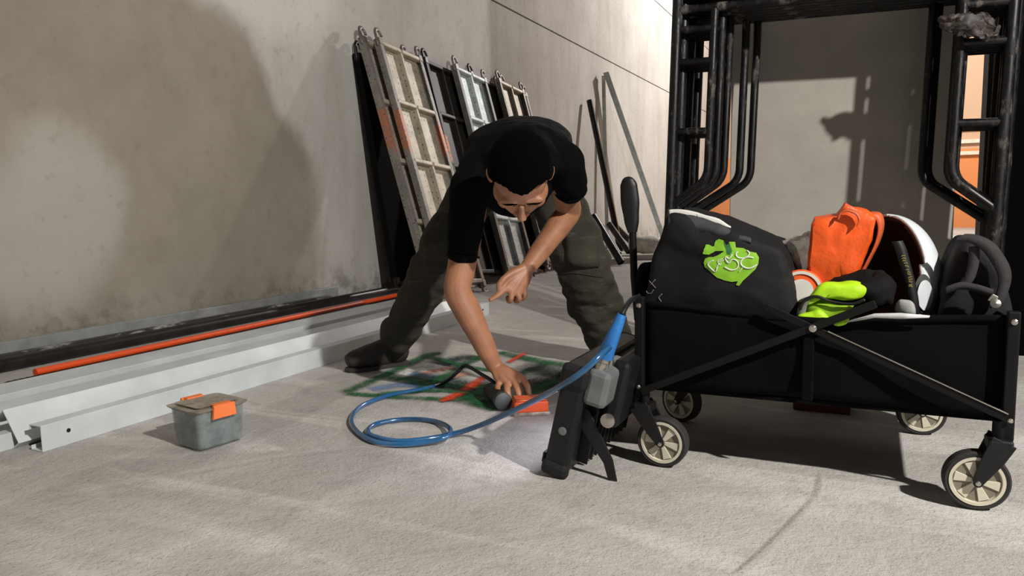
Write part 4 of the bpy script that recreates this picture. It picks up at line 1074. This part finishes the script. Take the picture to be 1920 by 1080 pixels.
# hair: close crop that dips under the skin at the hairline
h = MB(); vs, fs = [], []; nu, nv = 120, 80
for i in range(nv+1):
    th = min(max(math.pi*i/nv, .01), math.pi-.01)
    for j in range(nu):
        ph = 2*math.pi*j/nu; d = Vector((math.sin(th)*math.cos(ph), math.sin(th)*math.sin(ph), math.cos(th)))
        p = Vector((.077*d.x, -.012+.095*d.y, .022+.088*d.z))
        nz = noise.noise(d*9)*.004
        lim = .060 if p.y > .05 else (.060+(p.y-.05)*.9 if p.y > -.02 else max(-.07, -.003+(p.y+.02)*1.4))
        lim += .012*(abs(d.x))*(1 if p.y > .03 else 0)
        k = min(1, max(0, (p.z+nz-lim)/.016+.35)); k = k*k*(3-2*k)
        off = -.010+.021*k + (noise.noise(d*26)*.0015 + noise.noise(d*60)*.0012)*k
        vs.append(hp(*(p+Vector((d.x, d.y, d.z))*off)))
for i in range(nv):
    for j in range(nu):
        k = (j+1) % nu; fs.append((i*nu+j, (i+1)*nu+j, (i+1)*nu+k, i*nu+k))
fs.append(tuple(range(nu))[::-1]); fs.append(tuple(nv*nu+j for j in range(nu)))
h.add(vs, fs)
M_HAIR = mat('black_cropped_hair', rgb('030303'), .95, 0, var=.3, scale=90, bump=.8, bscale=240, dist=.004, spec=.05)
h.build('hair', M_HAIR, man, smooth=True)
def face_line(pts, r, name, m):
    P = []
    for x, y, z in pts:
        d = (HR @ Vector((0, -1, 0))); q = skt.ray_cast(hp(x, y+.06, z), d)
        if q[0] is not None: P.append(q[0]+Fv*.0008)
    if len(P) > 1:
        Q = spline(P, 4); n = len(Q)
        MB().tube(Q, [r*(.45+.55*math.sin(math.pi*min(1, .15+i/(n-1)*.8))) for i in range(n)], 8).build(name, m, man, smooth=True)
for s in (-1, 1):
    face_line([(s*.013, .09, .022), (s*.028, .09, .027), (s*.042, .085, .026), (s*.053, .08, .020)], .003, 'eyebrow', M_HAIR)
    face_line([(s*.018, .09, -.005), (s*.031, .09, -.0075), (s*.044, .085, -.003)], .0014, 'eyelashes', M_HAIR)
face_line([(-.022, .09, -.0695), (0, .09, -.068), (.022, .09, -.0695)], .0012, 'mouth_line', mat('lip_shadow', rgb('5a2f25'), .6))

# T-shirt
c = MB()
sweep(c, [PD(962, 318, 2.98), PD(964, 300, 2.88), PD(967, 284, 2.74), PD(970, 276, 2.58), PD(974, 288, 2.44), PD(976, 304, 2.34), PD(976, 312, 2.28)],
      [(.150, .10), (.168, .104), (.178, .102), (.186, .104), (.172, .10), (.125, .085), (.080, .070)], LAT)
limb(c, [PD(915, 315, 2.42), PD(886, 348, 2.36), PD(875, 405, 2.33), PD(868, 474, 2.315)], [.085, .070, .058, .050])
limb(c, [PD(1030, 298, 2.44), PD(1056, 306, 2.43), PD(1067, 332, 2.45), PD(1070, 352, 2.49)], [.08, .068, .058, .054])
c.ell(PD(965, 350, 2.48), (.13, .10, .10), None, 20, 12)
sh = solid(c, .006, 6)
for i, (v, n) in enumerate(zip(sh.v, sh.n)):
    q = noise.noise(Vector((v.x*9, v.y*9, v.z*20)))*.006 + noise.noise(v*30)*.002
    sh.v[i] = v + n*q
M_SHIRT = mat('black_cotton', rgb('060607'), .95, 0, var=.3, scale=14, bump=.5, bscale=34, spec=.1, dist=.006)
sh.build('t_shirt', M_SHIRT, man, smooth=True)
# sleeve hems
for pc, pa, r in ((PD(868, 480, 2.315), PD(875, 405, 2.33), .0505), (PD(1070, 356, 2.495), PD(1067, 332, 2.45), .0525)):
    ax = (pc-pa).normalized(); s1 = ax.cross(Vector((0, 0, 1)) if abs(ax.z) < .9 else HEAD).normalized(); s2 = ax.cross(s1)
    MB().tube([pc+(s1*math.cos(t)+s2*math.sin(t))*r for t in np.linspace(0, 2*math.pi, 33)[:-1]], (.0032), 8, closed=True).build('sleeve_hem', M_SHIRT, man, smooth=True)

# trousers
t_ = MB()
t_.ell(PD(963, 312, 2.92), (.168, .125, .125), None, 28, 18)
legR = [PD(922, 322, 2.89), PD(866, 398, 2.83), PD(820, 478, 2.78), PD(785, 560, 2.82), PD(754, 618, 2.875), PD(748, 636, 2.885)]
legL = [PD(1008, 322, 2.91), PD(1052, 400, 2.86), PD(1085, 480, 2.82), PD(1112, 560, 2.86), PD(1140, 625, 2.92), PD(1148, 648, 2.94)]
limb(t_, legR, [.108, .090, .078, .080, .070, .060]); limb(t_, legL, [.108, .104, .106, .104, .094, .082])
tr = solid(t_, .006, 5)
for i, (v, n) in enumerate(zip(tr.v, tr.n)):
    low = max(0, min(1, (.62-v.z)/.3))
    q = noise.noise(Vector((v.x*7, v.y*7, v.z*17)))*.013 + noise.noise(Vector((v.x*16, v.y*16, v.z*34+3)))*.0055*(.5+low)
    q += math.sin(v.z*95+noise.noise(v*8)*4)*.0035*max(0, 1-abs(v.z-.22)/.14)
    tr.v[i] = v + n*q
def trouser_mat():
    t = NT('olive_work_cloth'); t.set(.9, 0, .2)
    a = t.noise(6, 6, .65); d = t.noise(16, 5, .7, mapping=(.5, .5, 2.2))
    c = t.ramp(a, [(.3, rgb('2a2822')), (.7, rgb('403d33'))]); c = t.mix(t.maprange(d, .55, .8, 0, .45), c, rgb('7d7666'))
    t.color(c); t.bump(t.math('ADD', t.noise(20, 5, .65), t.math('MULTIPLY', t.noise(300, 2), .15)), .6, .01); return t.m
M_TRO = trouser_mat()
trt = bvh(tr)
trs = tr.build('trousers', M_TRO, man, smooth=True)
# cargo pocket and knee seam on the leg by the wagon
for poly, nm in (([(1060, 440), (1118, 446), (1122, 500), (1066, 498)], 'cargo_pocket'),):
    o = print_patch(trt, poly, nm, M_TRO, man, .006); md = o.modifiers.new('thick', 'SOLIDIFY'); md.thickness = .006
for pts in ([(1040, 515), (1080, 512), (1130, 520)], [(1060, 445), (1090, 448), (1118, 450)]):
    print_line(trt, pts, .0022, 'seam', M_TRO, man, .003)

# boots
M_BOOT = mat('dusty_black_boot', rgb('171412'), .75, 0, var=.4, scale=18, bump=.4, c2=rgb('3c342d'))
M_SOLE = mat('dusty_sole', rgb('332d27'), .85, 0, var=.3, scale=25)
def boot(heel, toe, ank, label=None):
    heel, toe = Vector(heel), Vector(toe); d = (toe-heel); d.z = 0; L = d.length; d.normalize(); s = Vector((d.y, -d.x, 0)); Z = Vector((0, 0, 1))
    at = lambda x, z: heel+d*x*L+Z*z
    m = MB()
    sweep(m, [at(.02, .055), at(.15, .06), at(.35, .062), at(.6, .055), at(.82, .050), at(.99, .042)], [(.034, .040), (.040, .050), (.042, .055), (.047, .046), (.047, .036), (.030, .024)], s, 20)
    limb(m, [at(.18, .06), at(.20, .09), Vector((ank.x, ank.y, .13)), ank+Vector((0, 0, .05))], [.050, .052, .053, .052])
    bo_ = solid(m, .005, 4); ob = bo_.build('boot', M_BOOT, man, smooth=True)
    prof = [(0, .022), (-.02, .030), (.10, .038), (.30, .036), (.5, .040), (.72, .047), (.88, .042), (.98, .026), (1.02, .008)]
    poly = [(x*L, w) for x, w in prof]+[(x*L, -w) for x, w in prof[::-1]]
    MB().prism(poly, heel, d, s, Z, 0.0005, .016).build('sole', M_SOLE, ob, bevel=.003)
    for k in range(3):
        c_ = at(.50-.1*k, .092+.010*k)
        MB().tube([c_-s*.022, c_+Z*.006+d*.004, c_+s*.022], .003, 6).build('lace', M_BOOT, ob, smooth=True)
hr_, tr_ = G(764, 682), G(650, 698)
boot(hr_, tr_, J['ankR'])
gl = Vector((J['ankL'].x, J['ankL'].y, 0)); dl = (G(1205, 715)-gl); dl.z = 0; dl.normalize()
boot(gl-dl*.06, gl+dl*.205, J['ankL'])
